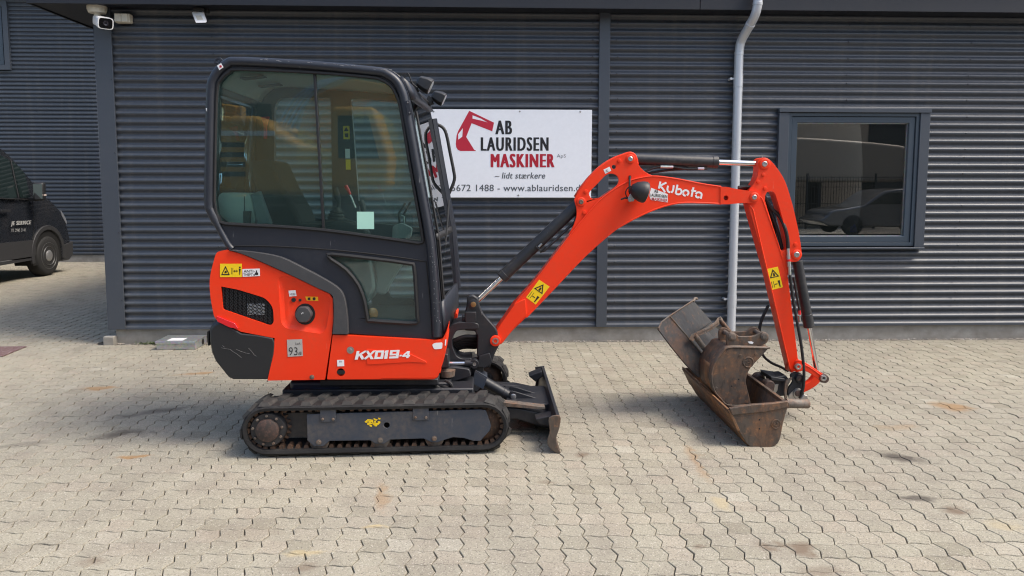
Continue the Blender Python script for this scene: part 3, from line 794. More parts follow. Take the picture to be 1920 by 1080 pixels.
def track(y0, near):
    global TC
    w = 0.23
    TC = TC0 + Vector((0.0 if near else 0.055, 0, 0))
    outer, inner = belt_path(TR), belt_path(TR - 0.029)
    m = MB()
    n = len(outer)
    vs_ = [tl(x, y0 + (0.007 if k == 0 else 0), z) for k, ring_ in ((0, outer), (1, inner)) for x, z in ring_] + [tl(x, y0 + w, z) for ring_ in (outer, inner) for x, z in ring_]
    # belt with a bulging side: outer near, mid near, inner near, inner far, outer far
    mid = belt_path(TR - 0.012)
    rings = [[tl(x, y0 + 0.012, z) for x, z in outer], [tl(x, y0, z) for x, z in mid], [tl(x, y0 + 0.004, z) for x, z in inner], [tl(x, y0 + w - 0.004, z) for x, z in inner], [tl(x, y0 + w, z) for x, z in mid], [tl(x, y0 + w - 0.012, z) for x, z in outer]]
    fs_ = []
    for a in range(6):
        b = (a + 1) % 6
        for i in range(n):
            j = (i + 1) % n
            fs_.append((a * n + i, a * n + j, b * n + j, b * n + i))
    m.add([p for r_ in rings for p in r_], fs_)
    belt = m.build('rubber_track', RUBBER, exc, smooth=35)
    base = wloc(exc)
    NL = 29
    for i in range(NL):
        for row in (0, 1):
            s = PER * (i + 0.5 * row) / NL
            x, z, a = on_belt(s, TR)
            o = bpy.data.objects.new('tread_lug', LUGA if row == 0 else LUGB)
            COL.objects.link(o); o.parent = belt
            yy = y0 + 0.006 + (0 if row == 0 else 0.112 - 0.006 + 0.0)
            p = tl(x, yy, z) - base
            o.matrix_local = Matrix.Translation(p) @ TROT @ Matrix.Rotation(-a, 4, 'Y')
    if near:
        NK = 71
        for i in range(NK):
            x, z, a = on_belt(PER * i / NK, TR)
            k = TR - 0.029
            if abs(x) > TLEN:
                cx = math.copysign(TLEN, x); x, z = cx + (x - cx) * k / TR, TH + (z - TH) * k / TR
            else: z = TH + (z - TH) * k / TR
            o = bpy.data.objects.new('track_link', LINK)
            COL.objects.link(o); o.parent = belt
            o.matrix_local = Matrix.Translation(tl(x, y0, z) - base) @ TROT @ Matrix.Rotation(-a, 4, 'Y')
    # driving sprocket at the left
    m = MB()
    teeth = 21
    prof = []
    for i in range(teeth):
        for (da, rr) in ((-0.32, 0.104), (-0.13, 0.126), (0.13, 0.126), (0.32, 0.104)):
            a = 2 * math.pi * (i + da) / teeth
            prof.append(tl(-TLEN + rr * math.cos(a), y0 + 0.075, TH + rr * math.sin(a)))
    m.extrude(prof, TROT.to_3x3() @ Vector((0, 0.045, 0)))
    spk = m.build('drive_sprocket', RUSTIRON, exc, bevel=0.003, seg=1)
    c = tl(-TLEN, y0, TH); ax = TROT.to_3x3() @ Vector((0, 1, 0))
    part('motor_flange', GUNM, spk, lambda m: m.lathe(c + ax * 0.022, ax, [(0, 0.098), (0.01, 0.104), (0.05, 0.104)], 36))
    part('hub_cap', HUB, spk, lambda m: m.lathe(c - ax * 0.0, ax, [(0.0, 0.0), (0.0, 0.060), (0.004, 0.066), (0.03, 0.069)], 32))
    if near:
        for i in range(9):
            a = R(40 * i + 12)
            q = c + ax * 0.022 + TROT.to_3x3() @ Vector((0.085 * math.cos(a), 0, 0.085 * math.sin(a)))
            part('bolt', DIRTYSTEEL, spk, lambda m: m.lathe(q, -ax, [(0, 0.0085), (0.008, 0.0085), (0.010, 0.006)], 6))
    c2 = tl(TLEN, y0, TH)
    idl = part('idler_wheel', RUSTIRON, exc, lambda m: m.lathe(c2 + ax * 0.055, ax, [(0, 0.04), (0.005, 0.085), (0.02, 0.10), (0.022, TR - 0.036), (0.095, TR - 0.036), (0.1, 0.10), (0.12, 0.05)], 36))
    part('grease_cap', GUNM, idl, lambda m: m.lathe(c2 + ax * 0.03, ax, [(0, 0.03), (0.03, 0.045)], 20))
    # side frame
    Y0 = 4.295 + y0
    dx = 0
    fr_px = [(575, 777), (576, 826), (588, 837), (607, 837), (618, 827), (694, 826), (703, 832), (722, 832), (732, 824.5), (794, 822.5), (808, 829.5), (822, 829.5), (835, 824.5), (850, 820), (869, 821.5), (887, 827), (901, 827), (918, 808), (921, 798), (911, 769.5), (900, 768)]
    def fp(p):                        # pixel -> near-track plane
        q = W(p[0], p[1], 4.313 + 0.0292 * (p[0] - 700) / 1400 * 4.3)
        return q + TROT.to_3x3() @ Vector((0, y0, 0))
    m = MB(); m.extrude([fp(p) for p in fr_px], TROT.to_3x3() @ Vector((0, 0.012, 0)), [[fp(p) for p in circ(725, 797.5, 5.5, 14)]])
    fr = m.build('track_frame', TRACKPLATE, exc, bevel=0.003)
    part('frame_core', GUNM, fr, lambda m: m.obox(tl(-0.02, y0 + 0.13, TH + 0.005), TROT.to_3x3() @ Vector((0.55, 0, 0)), TROT.to_3x3() @ Vector((0, 0.04, 0)), (0, 0, 0.075)))
    for (cx_, cy_) in ((597.7, 830), (713, 826.5), (814.5, 823)):
        q = fp((cx_, cy_ + 1)) + ax * 0.016
        rol = part('track_roller', DIRTYSTEEL, exc, lambda m: m.lathe(q, ax, [(0, 0.05), (0.004, 0.056), (0.03, 0.056), (0.034, 0.040), (0.06, 0.040), (0.064, 0.056), (0.10, 0.056)], 28))
        if near:
            part('roller_bolt', DIRTYSTEEL, rol, lambda m: m.lathe(fp((cx_, cy_ - 1)), -ax, [(0, 0.016), (0.003, 0.016), (0.0035, 0.011), (0.010, 0.010)], 12))
    if near:
        for (x0, y0_, x1, y1) in ((600.5, 766, 630, 791), (774, 761, 804, 788)):
            br = MB(); br.extrude([fp(p) - ax * 0.007 for p in ((x0, y0_), (x1, y0_ - 1), (x1, y1 - 1), (x0, y1))], ax * 0.007)
            bo = br.build('guide_bracket', TRACKPLATE, fr, bevel=0.002)
            for xx in (x0 + 5, x1 - 5):
                part('bolt', DIRTYSTEEL, fr, lambda m: m.lathe(fp((xx, y1 - 6)) - ax * 0.007, -ax, [(0, 0.0085), (0.006, 0.0085), (0.008, 0.006)], 6))
            gp = MB(); gp.extrude([fp(p) + ax * 0.02 for p in ((x0 - 11, y0_ + 6), (x0, y0_ + 1), (x1, y0_ + 1), (x1 + 12, y0_ + 5), (x1 + 12, y0_ + 7), (x1, y0_ + 4), (x0, y0_ + 4), (x0 - 11, y0_ + 8))], ax * 0.09)
            gp.build('slide_guide', DIRTYSTEEL, fr)
        st = MB()
        rr = random.Random(5)
        for k in range(60):
            x, y = rr.uniform(685.5, 712), rr.uniform(784.5, 798.5)
            if (x - 690) * 0.8 + 786 < y - 9 or (y < 788 and x < 690): continue
            s1, s2 = rr.uniform(1.0, 2.6), rr.uniform(0.8, 2.0)
            e = 0.0004 + 0.00006 * k
            st.add([fp(p) - ax * e for p in ((x - s1, y - s2), (x + s1, y - s2 * .6), (x + s1 * .7, y + s2), (x - s1 * .8, y + s2 * .7))], [(0, 1, 2, 3)])
        st.build('worn_sticker', YELLOW, fr, smooth=0, recalc=False, label='yellow sticker worn to shreds')
track(0.0, True)
track(1.07, False)
# middle of the running gear
part('carriage', GUNM, exc, lambda m: m.box(W(560, 800, YC).x, W(890, 800, YC).x, 4.57, 5.36, 0.14, 0.33).box(W(600, 800, YC).x, W(850, 800, YC).x, 4.6, 5.3, 0.32, 0.36), bevel=0.01)
part('slewing_ring', GUNM, exc, lambda m: m.lathe(((W(720, 740, YC)).x, YC, 0.34), (0, 0, 1), [(0, 0.30), (0.03, 0.31), (0.05, 0.27), (0.12, 0.27)], 48))
part('belly_tank', plain('dark_blue_tank', (0.010, 0.014, 0.035), 0.35), exc, lambda m: m.box(W(542, 730, 4.58).x, W(640, 730, 4.58).x, 4.58, 5.3, W(560, 742, 4.58).z, W(560, 713, 4.58).z), bevel=0.03, seg=3)
part('belly_plate', GUNM, exc, lambda m: m.box(W(600, 715, 4.55).x, W(822, 715, 4.55).x, 4.55, 5.38, W(700, 724, 4.55).z, W(700, 711, 4.55).z), bevel=0.008)
for k, (a, b, c_, d) in enumerate(((800, 726, 830, 748), (818, 728, 852, 752), (835, 722, 846, 760))):
    MB().tube(smooth_path([tuple(W(a, b - 8, 4.62)), tuple(W((a + c_) / 2 + 6, b, 4.60)), tuple(W(c_, (b + d) / 2, 4.62)), tuple(W(c_ - 4, d, 4.66))], 4), 0.011, 8).build('hydraulic_hose', HOSE, exc)

# ---------------- dozer blade
BX = 4.33
blade_prof = [(1030, 783), (1050, 779), (1049.5, 800), (1042, 822), (1046, 838), (1051, 850), (1044, 849), (1033, 826), (1036, 806)]
bm_ = MB()
bp = [W(x, y, BX) for x, y in [(1043, 778), (1050, 780), (1047, 800), (1042, 822), (1046, 838), (1051, 850), (1045, 850), (1038, 838), (1034, 822), (1038, 800)]]
bm_.extrude(bp, (0, 1.19, 0))
blade = bm_.build('dozer_blade', GUNM, exc, bevel=0.003)
part('cutting_edge', BUCKETR, blade, lambda m: m.extrude([W(x, y, BX - 0.004) for x, y in ((1042, 824), (1047.5, 838), (1052, 851), (1048, 851), (1041, 834))], (0, 1.198, 0)), bevel=0.002)
part('end_plate', BUCKETR, blade, lambda m: m.extrude(PX(smooth_path([(1029, 784), (1050, 780), (1049.6, 800), (1043, 822), (1046, 838), (1050.5, 850), (1040, 848), (1029, 838), (1026, 826), (1031, 808)], 3, True), BX - 0.02), (0, 0.016, 0)), bevel=0.003)
part('end_plate', GUNM, blade, lambda m: m.extrude([W(x, y, BX) + Vector((0, 1.19, 0)) for x, y in ((1028, 780), (1050, 777), (1049, 800), (1043, 822), (1051, 850), (1040, 848), (1026, 836), (1031, 808))], (0, 0.014, 0)), bevel=0.003)
part('step_plate', GUNM, blade, lambda m: m.extrude([W(x, y, 4.5) for x, y in ((1004, 786), (1040, 778), (1042, 782), (1030, 800), (1012, 796))], (0, 0.10, 0)), bevel=0.004)
part('step_plate', GUNM, blade, lambda m: m.extrude([W(x, y, 5.32) for x, y in ((992, 706), (1016, 696), (1018, 706), (1004, 716))], (0, 0.12, 0)), bevel=0.004)
for yy in (4.62, 5.16):
    part('blade_arm', GUNM, exc, lambda m: m.extrude([W(x, y, 4.62) + Vector((0, yy - 4.62, 0)) for x, y in ((900, 762), (975, 766), (1040, 780), (1036, 806), (1012, 800), (968, 786), (900, 790))], (0, 0.09, 0)), bevel=0.008)
part('cross_plate', GUNM, exc, lambda m: m.extrude([W(x, y, 4.72) for x, y in ((950, 758), (1040, 757), (1042, 790), (1020, 792), (960, 772))], (0, 0.44, 0)), bevel=0.006)
part('rust_strip', DIRTYSTEEL, exc, lambda m: m.extrude([W(x, y, 4.6) for x, y in ((944, 755), (1022, 764), (1022, 767.5), (944, 762))], (0, 0.07, 0)))
YD = 4.88
part('blade_lug', GUNM, exc, lambda m: m.extrude(PX(smooth_path([(954, 742), (958, 734), (968, 735), (1010, 748), (1024, 753), (1024, 764), (990, 762), (962, 752)], 2, True), YD - 0.03), (0, 0.016, 0)).extrude([p + Vector((0, 0.12, 0)) for p in PX([(954, 742), (958, 734), (968, 735), (1010, 748), (1024, 753), (1024, 764), (990, 762), (962, 752)], YD - 0.03)], (0, 0.016, 0)), bevel=0.003)
part('lug_pin', STEEL, exc, lambda m: m.lathe(W(962.5, 743.5, YD - 0.03), (0, -1, 0), [(0, 0.019), (0.004, 0.019), (0.007, 0.013)], 18))
cylb = part('blade_cylinder', GUNM, exc, lambda m: m.cyl(W(904, 713, YD + 0.03), W(958, 744, YD + 0.03), 0.036).lathe(W(942, 735, YD + 0.03), W(958, 744, 0) * 0 + (W(958, 744, YD) - W(904, 713, YD)), [(0, 0.039), (0.02, 0.039)], 20), bevel=0.002)
part('rod', CHROME, cylb, lambda m: m.cyl(W(866, 700, YD + 0.03), W(892, 711.5, YD + 0.03), 0.0135))
a, b = W(885, 701, YD - 0.03), W(912, 714, YD - 0.03)
part('rod_guard', TRACKPLATE, cylb, lambda m: m.extrude(PX([(890, 696), (913, 710), (906, 730), (885, 719)], YD - 0.035), (0, 0.008, 0)).extrude(PX([(890, 696), (913, 710), (914, 707), (892, 694)], YD - 0.035), (0, 0.12, 0)), bevel=0.002)
part('cylinder_lug', GUNM, exc, lambda m: m.lathe(W(857, 702, YD), (0, 1, 0), [(0, 0.035), (0.06, 0.035)], 20).extrude(PX([(838, 690), (862, 692), (866, 706), (850, 718), (836, 712)], YD + 0.005), (0, 0.05, 0)), bevel=0.003)

# ---------------- body panels
hood_px = smooth_path([(426, 469), (412, 471), (405, 476), (400, 492), (395, 512), (393, 532), (395, 560), (401, 592)], 3) + [(406, 600), (452, 622), (515, 634), (512, 664), (501.5, 713.6), (609, 712), (622, 627), (625, 597), (624, 560), (618, 551), (596, 541), (554, 520.6), (493, 493), (452, 476)]
grille_px = round_poly([(414, 537), (446, 543), (498, 559), (512, 576), (513.5, 604), (507, 611), (418, 580)], [2, 8, 10, 10, 8, 5, 4])
rec_px = round_poly([(521, 520), (538, 517), (556, 524), (608, 550), (621, 562), (612, 616), (603, 626), (536, 616), (527, 606)], [6, 6, 5, 6, 6, 6, 6, 8, 8])
hood = MB(); hood.extrude(PX(hood_px, YB), (0, 0.96, 0))
hood = hood.build('engine_hood', RED, exc, bevel=0.014, seg=3)
# near skin of the hood carries the grille hole and the filler recess
skin = MB(); skin.extrude(PX(hood_px, YB - 0.022), (0, 0.021, 0), [PX(grille_px, YB - 0.022), PX(rec_px, YB - 0.022)])
hood_skin = skin.build('hood_side', RED, hood, bevel=0.008, seg=3)
part('grille_backing', DARKHOLE, hood, lambda m: m.extrude(PX(grille_px, YB - 0.004), (0, 0.003, 0)))
part('muffler', plain('pale_muffler', (0.45, 0.46, 0.46), 0.5), hood, lambda m: m.cyl(W(465, 578, YB - 0.006), W(490, 584, YB - 0.006), 0.0, 0.0) .box(W(464, 580, YB).x, W(497, 580, YB).x, YB - 0.008, YB - 0.005, W(480, 590, YB).z, W(480, 569, YB).z), bevel=0.002)
def mesh_grille(m):
    import itertools
    def inside(p):
        x, y = p; c = False; n = len(grille_px)
        for i in range(n):
            (x1, y1), (x2, y2) = grille_px[i], grille_px[i - 1]
            if (y1 > y) != (y2 > y) and x < (x2 - x1) * (y - y1) / (y2 - y1) + x1: c = not c
        return c
    # expanded-metal mesh: diamonds 8 x 5 px
    for i in range(-2, 16):
        for j in range(-4, 22):
            x, y = 410 + i * 8.0 + (4 if j % 2 else 0), 530 + j * 3.2 + 0.27 * i * 8
            for dx_, dy_ in ((4.0, 3.2 + 1.0), (-4.0, 3.2 - 1.0)):
                p, q = (x, y), (x + dx_, y + dy_)
                if inside(p) and inside(q):
                    a_, b_ = W(p[0], p[1], YB - 0.014), W(q[0], q[1], YB - 0.014)
                    d_ = (b_ - a_); nrm = Vector((-d_.z, 0, d_.x)).normalized() * 0.0022
                    m.add([a_ - nrm, b_ - nrm, b_ + nrm, a_ + nrm], [(0, 1, 2, 3)])
part('grille_mesh', BLACKP, hood, mesh_grille, smooth=0, solid=0.002, recalc=False)
# recess of the filler: sloping floor
def recess(m):
    rim = PX(rec_px, YB - 0.018)
    flo_px = round_poly([(530, 530), (548, 528), (606, 562), (604, 606), (598, 614), (541, 606), (534, 596)], 7)
    n = min(len(rim), len(flo_px))
    cen = Vector((570, 577, 0))
    flo = []
    for (x, y) in rec_px:
        flo.append(W(570 + (x - 570) * 0.80, 577 + (y - 577) * 0.80, YB + 0.0 - 0.003))
    k = len(rim)
    m.add(rim + flo, [(i, (i + 1) % k, k + (i + 1) % k, k + i) for i in range(k)] + [tuple(range(k, 2 * k))])
part('filler_recess', RED, hood, recess, smooth=30)
part('filler_hole', DARKHOLE, hood, lambda m: m.extrude(PX([(572 + 19 * math.cos(t / 20 * 2 * math.pi), 589 + 20 * math.sin(t / 20 * 2 * math.pi)) for t in range(20)], YB - 0.005), (0, 0.003, 0)))
capc = W(571, 588.5, YB - 0.006)
def fcap(m):
    pr = []
    for i in range(36):
        a_ = 2 * math.pi * i / 36
        r_ = 0.050 * (1 - 0.07 * (1 - math.cos(6 * a_)) / 2)
        pr.append((r_, a_))
    for (y0_, s0), (y1_, s1) in (((0, 1.0), (-0.032, 1.0)), ((-0.032, 1.0), (-0.040, 0.86))):
        pass
    ringsx = []
    for (yy, s_) in ((0.0, 1.02), (-0.03, 1.0), (-0.038, 0.9), (-0.040, 0.0)):
        ringsx.append([capc + Vector((r_ * s_ * math.cos(a_), yy, r_ * s_ * math.sin(a_))) for r_, a_ in pr])
    m.add([p for r_ in ringsx for p in r_], [(k * 36 + i, k * 36 + (i + 1) % 36, (k + 1) * 36 + (i + 1) % 36, (k + 1) * 36 + i) for k in range(3) for i in range(36)])
part('filler_cap', CABTRIM, hood, fcap)
MB().tube([capc + Vector((-0.008, -0.042, 0.006)), capc + Vector((-0.004, -0.042, 0.013)), capc + Vector((0.004, -0.042, 0.012))], 0.0017, 6).build('cap_mark', WHITE, hood)
for (x, y, r_) in ((551, 562, 0.013), (563, 562.5, 0.008)):
    part('lock', BLACKP, hood, lambda m: m.lathe(W(x, y, YB - 0.003), (0, -1, 0), [(0, r_), (0.008, r_), (0.009, r_ * 0.6), (0.006, r_ * 0.5)], 16))
part('panel_bolt', DIRTYSTEEL, hood, lambda m: m.lathe(W(585, 707, YB - 0.022), (0, -1, 0), [(0, 0.014), (0.003, 0.014), (0.004, 0.009), (0.009, 0.008)], 12))
# rear counterweight
cw_px = [(406, 601), (432, 612), (452, 623), (480, 626), (511, 632), (514.5, 641), (513, 664), (501.5, 714), (434, 714), (424, 709), (399, 679), (391, 662), (387, 640), (386.5, 616), (392, 607)]
m = MB()
cwp = PX(cw_px, YB - 0.026)
sl = []
cen = W(455, 668, YB - 0.026)
for (dy, kx) in ((0.0, 0.86), (0.02, 0.93), (0.065, 0.98), (0.15, 1.0), (0.96, 0.96)):
    sl.append([Vector((cen.x + (p.x - cen.x) * (kx if p.x < cen.x else 1.0), p.y + dy, cen.z + (p.z - cen.z) * (0.5 + kx / 2))) for p in cwp])
k = len(cwp)
m.add([p for s_ in sl for p in s_], [(a * k + i, a * k + (i + 1) % k, (a + 1) * k + (i + 1) % k, (a + 1) * k + i) for a in range(4) for i in range(k)] + [tuple(range(k - 1, -1, -1)), tuple(range(4 * k, 5 * k))])
cw = m.build('counterweight', BLACKP, exc, bevel=0.006, seg=2, smooth=28)
part('tow_slot', DARKHOLE, cw, lambda m: m.extrude([p for p in PX([(388, 622), (391.5, 622), (392.5, 648), (389.5, 648)], YB + 0.02)], (0, 0.05, 0)))
for pts in ([(415, 652), (424, 654), (431, 655), (438, 660), (446, 665), (453, 671)], [(443, 655), (452, 659), (461, 662), (468, 663)], [(466, 653), (472, 659), (477, 666), (481, 668)], [(417, 648), (421, 651)]):
    MB().tube([tuple(p) for p in PX(pts, YB - 0.0270)], 0.0010, 5).build('scuff', plain('scuff_grey', (0.13, 0.13, 0.13), 0.7), cw)
part('rear_reflector', REDLENS, exc, lambda m: m.extrude(PX(round_poly([(405.5, 592), (422, 599), (440, 606), (447, 617), (430, 614), (407, 603)], 2.5), YB - 0.034), (0, 0.03, 0)), bevel=0.003)
# side skirt under the door with the model number
skirt_px = round_poly([(624, 627.5), (815, 638), (829, 638), (838, 620), (836, 650), (832, 676), (821, 707), (815, 711), (613, 711.5)], [1, 2, 3, 1, 4, 6, 6, 4, 3])
skirt = plate('side_skirt', RED, exc, skirt_px, YB - 0.022, 0.92, [circ(639, 698, 7.5, 16)], bevel=0.012, seg=3)
part('skirt_opening', DARKHOLE, skirt, lambda m: m.extrude(PX(round_poly([(632, 694), (647, 694), (647, 702), (632, 702)], 3.8), YB - 0.0232), (0, 0.001, 0)))
m = MB()
ridge = [(686, 655), (770, 664), (799, 678), (800, 681), (772, 679), (688, 684)]
m.extrude(PX(round_poly(ridge, 4), YB - 0.026), (0, 0.006, 0))
m.build('pressed_ridge', RED, skirt, bevel=0.0035, seg=3)
def strokes(name, polys, fn, Y, mat, parent):
    m = MB()
    for k, pl in enumerate(polys):
        loops = [[fn(p) for p in l] for l in pl]
        m.extrude(PX(loops[0], Y - 0.0016 - 0.0001 * (k % 3)), (0, 0.0010, 0), [PX(l, Y - 0.0016 - 0.0001 * (k % 3)) for l in loops[1:]])
    return m.build(name, mat, parent, smooth=0)
z2 = lambda p: (360 + p[0] / 3.6, 440 + p[1] / 3.6)
for pl in ([[(1098, 844), (1112, 786), (1131, 785), (1126, 806), (1166, 783), (1190, 783), (1147, 808), (1166, 842), (1145, 843), (1127, 814), (1118, 843)]],
           [[(1172, 785), (1191, 784), (1202, 803), (1222, 783), (1243, 782), (1210, 813), (1226, 840), (1206, 841), (1196, 824), (1174, 842), (1152, 842), (1188, 812)]],
           [[(1240, 783), (1298, 781), (1289, 838), (1229, 840)], [(1256, 796), (1278, 795), (1272, 825), (1250, 826)]],
           [[(1306, 782), (1327, 780), (1318, 837), (1297, 838), (1303, 797), (1298, 797)]],
           [[(1338, 780), (1402, 778), (1392, 834), (1330, 836), (1332, 823), (1374, 821), (1376, 814), (1333, 815)], [(1354, 791), (1381, 790), (1379, 803), (1352, 804)]],
           [[(1402, 812), (1417, 811), (1415, 821), (1400, 822)]],
           [[(1420, 815), (1452, 787), (1471, 786), (1466, 812), (1472, 812), (1470, 823), (1464, 823), (1462, 832), (1445, 833), (1447, 824), (1419, 825)], [(1438, 813), (1449, 812.5), (1452, 800)]]):
    strokes('model_number', [pl], z2, YB - 0.026, WHITE, skirt)
part('skirt_bolt', STEEL, skirt, lambda m: m.lathe(W(657, 656.5, YB - 0.022), (0, -1, 0), [(0, 0.020), (0.001, 0.022)], 18).lathe(W(657, 656.5, YB - 0.022), (0, -1, 0), [(0, 0.011), (0.005, 0.011), (0.007, 0.007)], 14))
decal('white_marker', WHITE, skirt, round_poly([(810, 646), (815, 643), (830, 642), (829, 654), (814, 655)], 3), YB - 0.023)
decal('white_marker', WHITE, skirt, [(834.5, 637), (837, 636), (836, 648), (834, 648)], YB - 0.023)
# red front corner pieces
plate('front_corner', RED, exc, round_poly([(828, 640), (838, 620), (838.5, 636), (832, 676), (828, 674)], 2), YB + 0.01, 0.10, bevel=0.006)
plate('front_corner', RED, exc, round_poly([(841, 606), (855, 586), (858, 590), (857, 600)], 2), 5.1, 0.22, bevel=0.006)
part('floor_frame', RED, exc, lambda m: m.box(W(640, 700, 4.6).x, W(826, 700, 4.6).x, 4.6, 5.36, W(700, 700, 4.6).z, W(700, 655, 4.6).z))
# stickers on the body
ys = YB - 0.0235
def warn_sticker(parent, x0, y0, x1, y1, Y, slope=0.0):
    """yellow landscape warning: triangle, box, arrow, person"""
    w, h = x1 - x0, y1 - y0
    q = lambda u, v: (x0 + u * w, y0 + v * h + slope * u * w)
    s_ = decal('warning_sticker', YELLOW, parent, [q(0, 0), q(1, 0), q(1, 1), q(0, 1)], Y)
    ink = MB()
    Yi = Y - 0.0018
    tri = [q(0.25, 0.15), q(0.45, 0.85), q(0.05, 0.85)]; tr2 = [q(0.25, 0.33), q(0.39, 0.77), q(0.11, 0.77)]
    for i in range(3):
        j = (i + 1) % 3
        ink.add([*PX([tri[i], tri[j], tr2[j], tr2[i]], Yi)], [(0, 1, 2, 3)])
    ink.add(PX([q(.22, .55), q(.30, .50), q(.31, .70), q(.2, .7)], Yi), [(0, 1, 2, 3)])
    ink.add(PX([q(.52, .3), q(.535, .3), q(.535, .8), q(.52, .8)], Yi), [(0, 1, 2, 3)]); ink.add(PX([q(.58, .3), q(.595, .3), q(.595, .8), q(.58, .8)], Yi), [(0, 1, 2, 3)])
    ink.add(PX([q(.62, .52), q(.80, .52), q(.80, .58), q(.62, .58)], Yi), [(0, 1, 2, 3)]); ink.add(PX([q(.62, .55), q(.67, .44), q(.67, .66)], Yi), [(0, 1, 2)]); ink.add(PX([q(.81, .55), q(.76, .44), q(.76, .66)], Yi), [(0, 1, 2)])
    ink.add(PX([q(.86, .38), q(.95, .38), q(.93, .62), q(.92, .85), q(.89, .85), q(.88, .62)], Yi), [(0, 1, 2, 3, 4, 5)]); ink.add(PX(circ(x0 + .905 * w, y0 + .28 * h + slope * .9 * w, .07 * h, 8), Yi), [tuple(range(8))])
    ink.build('sticker_print', BLACKINK, s_, smooth=0, recalc=False)
    return s_
warn_sticker(hood, 412.5, 494.5, 453.5, 519.5, ys)
d = decal('anti_theft_sticker', WHITE, hood, [(454.5, 504.5), (487, 503.5), (487.5, 517.5), (455, 519)], ys)
lettering_px('sticker_print', 'ANTI-', (457, 506, 478, 511), ys - 0.001, BLACKINK, d, bold=0.01)
lettering_px('sticker_print', 'THEFT', (456.5, 512.5, 474, 517), ys - 0.001, BLACKINK, d, bold=0.01)
m = MB()
for (x0, y0, x1, y1) in ((478, 511, 484, 515.5), (480, 507, 482, 511), (475.5, 514, 477.5, 517)): m.add(PX([(x0, y0), (x1, y0), (x1, y1), (x0, y1)], ys - 0.0022), [(0, 1, 2, 3)])
m.build('sticker_print', BLACKINK, d, smooth=0, recalc=False)
d = decal('noise_label', SILVERLAB, hood, [(538, 637), (566.5, 636), (568, 667.5), (539.5, 669)], ys)
lettering_px('label_print', '93', (541.5, 651, 558, 666), ys - 0.001, BLACKINK, d, bold=-0.005)
lettering_px('label_print', 'dB', (559, 659.5, 565.5, 665), ys - 0.001, BLACKINK, d)
lettering_px('label_print', 'LwA', (554, 642, 563.5, 646.5), ys - 0.001, BLACKINK, d)
decal('white_label', WHITE, hood, [(541, 545), (554, 544), (556, 555), (542.5, 556)], YB - 0.0045)
lettering_px('label_print', 'HE80', (543.5, 549.5, 554, 553.5), YB - 0.0062, SIGNGREY, hood)
d = decal('fuel_label', plain('fuel_label_orange', (0.85, 0.42, 0.01), 0.4), hood, [(572, 556), (596, 556.5), (597, 564), (575, 563.5)], YB - 0.0045)
m = MB(); m.add(PX([(577, 558), (582, 557.5), (582, 562.5), (577, 562.5)], YB - 0.0065), [(0, 1, 2, 3)]); m.add(PX(circ(589, 560.2, 3, 10), YB - 0.0065), [tuple(range(10))])
m.build('label_print', BLACKINK, d, smooth=0, recalc=False)
d = decal('white_label', WHITE, skirt, [(632, 675), (645, 674.5), (645.5, 686.5), (632.5, 687)], ys)
lettering_px('label_print', '81', (636, 676.5, 641, 679.5), ys - 0.001, SIGNGREY, d)

# ---------------- cab
CABOUT = smooth_path([(382.5, 376), (384, 270), (386.5, 170), (391.5, 145), (404, 125), (424, 111), (449, 106.5), (480, 107), (582, 114), (700, 124.5), (728, 129.5), (752, 146), (762, 166), (770, 194), (793, 321), (816, 450)], 3) + [(821.5, 511), (826, 567), (829, 632), (810, 637), (653, 625)] + smooth_path([(652, 596), (648, 566), (638, 543), (610, 523), (568, 501), (527, 481.5), (482, 472.5), (446, 469)], 3) + [(428, 466.5), (386, 396)]
GLASSPX = smooth_path([(402.5, 376), (404, 270), (407.5, 170), (415, 149), (429.5, 136), (449, 130.5), (586, 136), (690, 144.5), (716, 150), (735, 163), (746, 184), (752, 206), (771, 321), (791.5, 436), (792, 454)], 3) + smooth_path([(785, 455.5), (700, 443.5), (604, 431), (510, 424), (424, 419.5), (412, 412), (405, 398)], 2)
LOWPX = smooth_path([(621, 482.5), (627, 479.5), (700, 487.5), (764, 496), (773, 502), (776, 540), (779, 590), (777, 602), (740, 601), (697, 598), (690, 595), (685, 565), (674, 535), (652, 507), (626, 489)], 2, True)
YK = 4.475
def cabpts(px, Y, y=None):
    """cab outline read on the near side plane, moved to depth y; the far front stands 6 cm further forward"""
    out = []
    for (a_, b_) in px:
        p = W(a_, b_, YK)
        if y is not None:
            f = (y - YK) / 0.94
            p = Vector((p.x + (0.06 * f * max(0.0, min(1.0, (a_ - 640) / 130.0))), y, p.z))
        out.append(p)
    return out
cabf = MB(); cabf.extrude(cabpts(CABOUT, YK, YK), (0, 0.06, 0), [cabpts(GLASSPX, YK, YK), cabpts(LOWPX, YK, YK)])
cabf = cabf.build('cab_frame', CAB, exc, bevel=0.012, seg=3)
# round tube look of the outer frame and black seals round the panes
tubepx = [p for p in CABOUT[:48]]
def inset(pts, k, c=None):
    cx_ = sum(p[0] for p in pts) / len(pts); cy_ = sum(p[1] for p in pts) / len(pts)
    return [(x + (cx_ - x) * k, y + (cy_ - y) * k) for x, y in pts]
m = MB()
seq = smooth_path([(386 + 8, 392), (392.5, 376), (394, 270), (396, 172), (400, 150), (411, 132), (428, 119), (449, 115.5), (582, 122.5), (700, 133.5), (724, 138.5), (743, 152), (753, 170), (760, 196), (782.5, 321), (806, 450), (814, 540), (819, 630)], 3)
m.tube(cabpts(seq, YK, YK - 0.004), 0.0265, 12)
m.build('frame_tube', CAB, cabf)
m = MB(); seq2 = smooth_path([(394, 392), (410, 425), (428, 458), (436, 467)], 3)
m.tube(cabpts(seq2, YK, YK - 0.002), [0.0265] * 3 + [0.02] * (len(seq2) - 3), 10)
m.build('frame_tube', CAB, cabf)
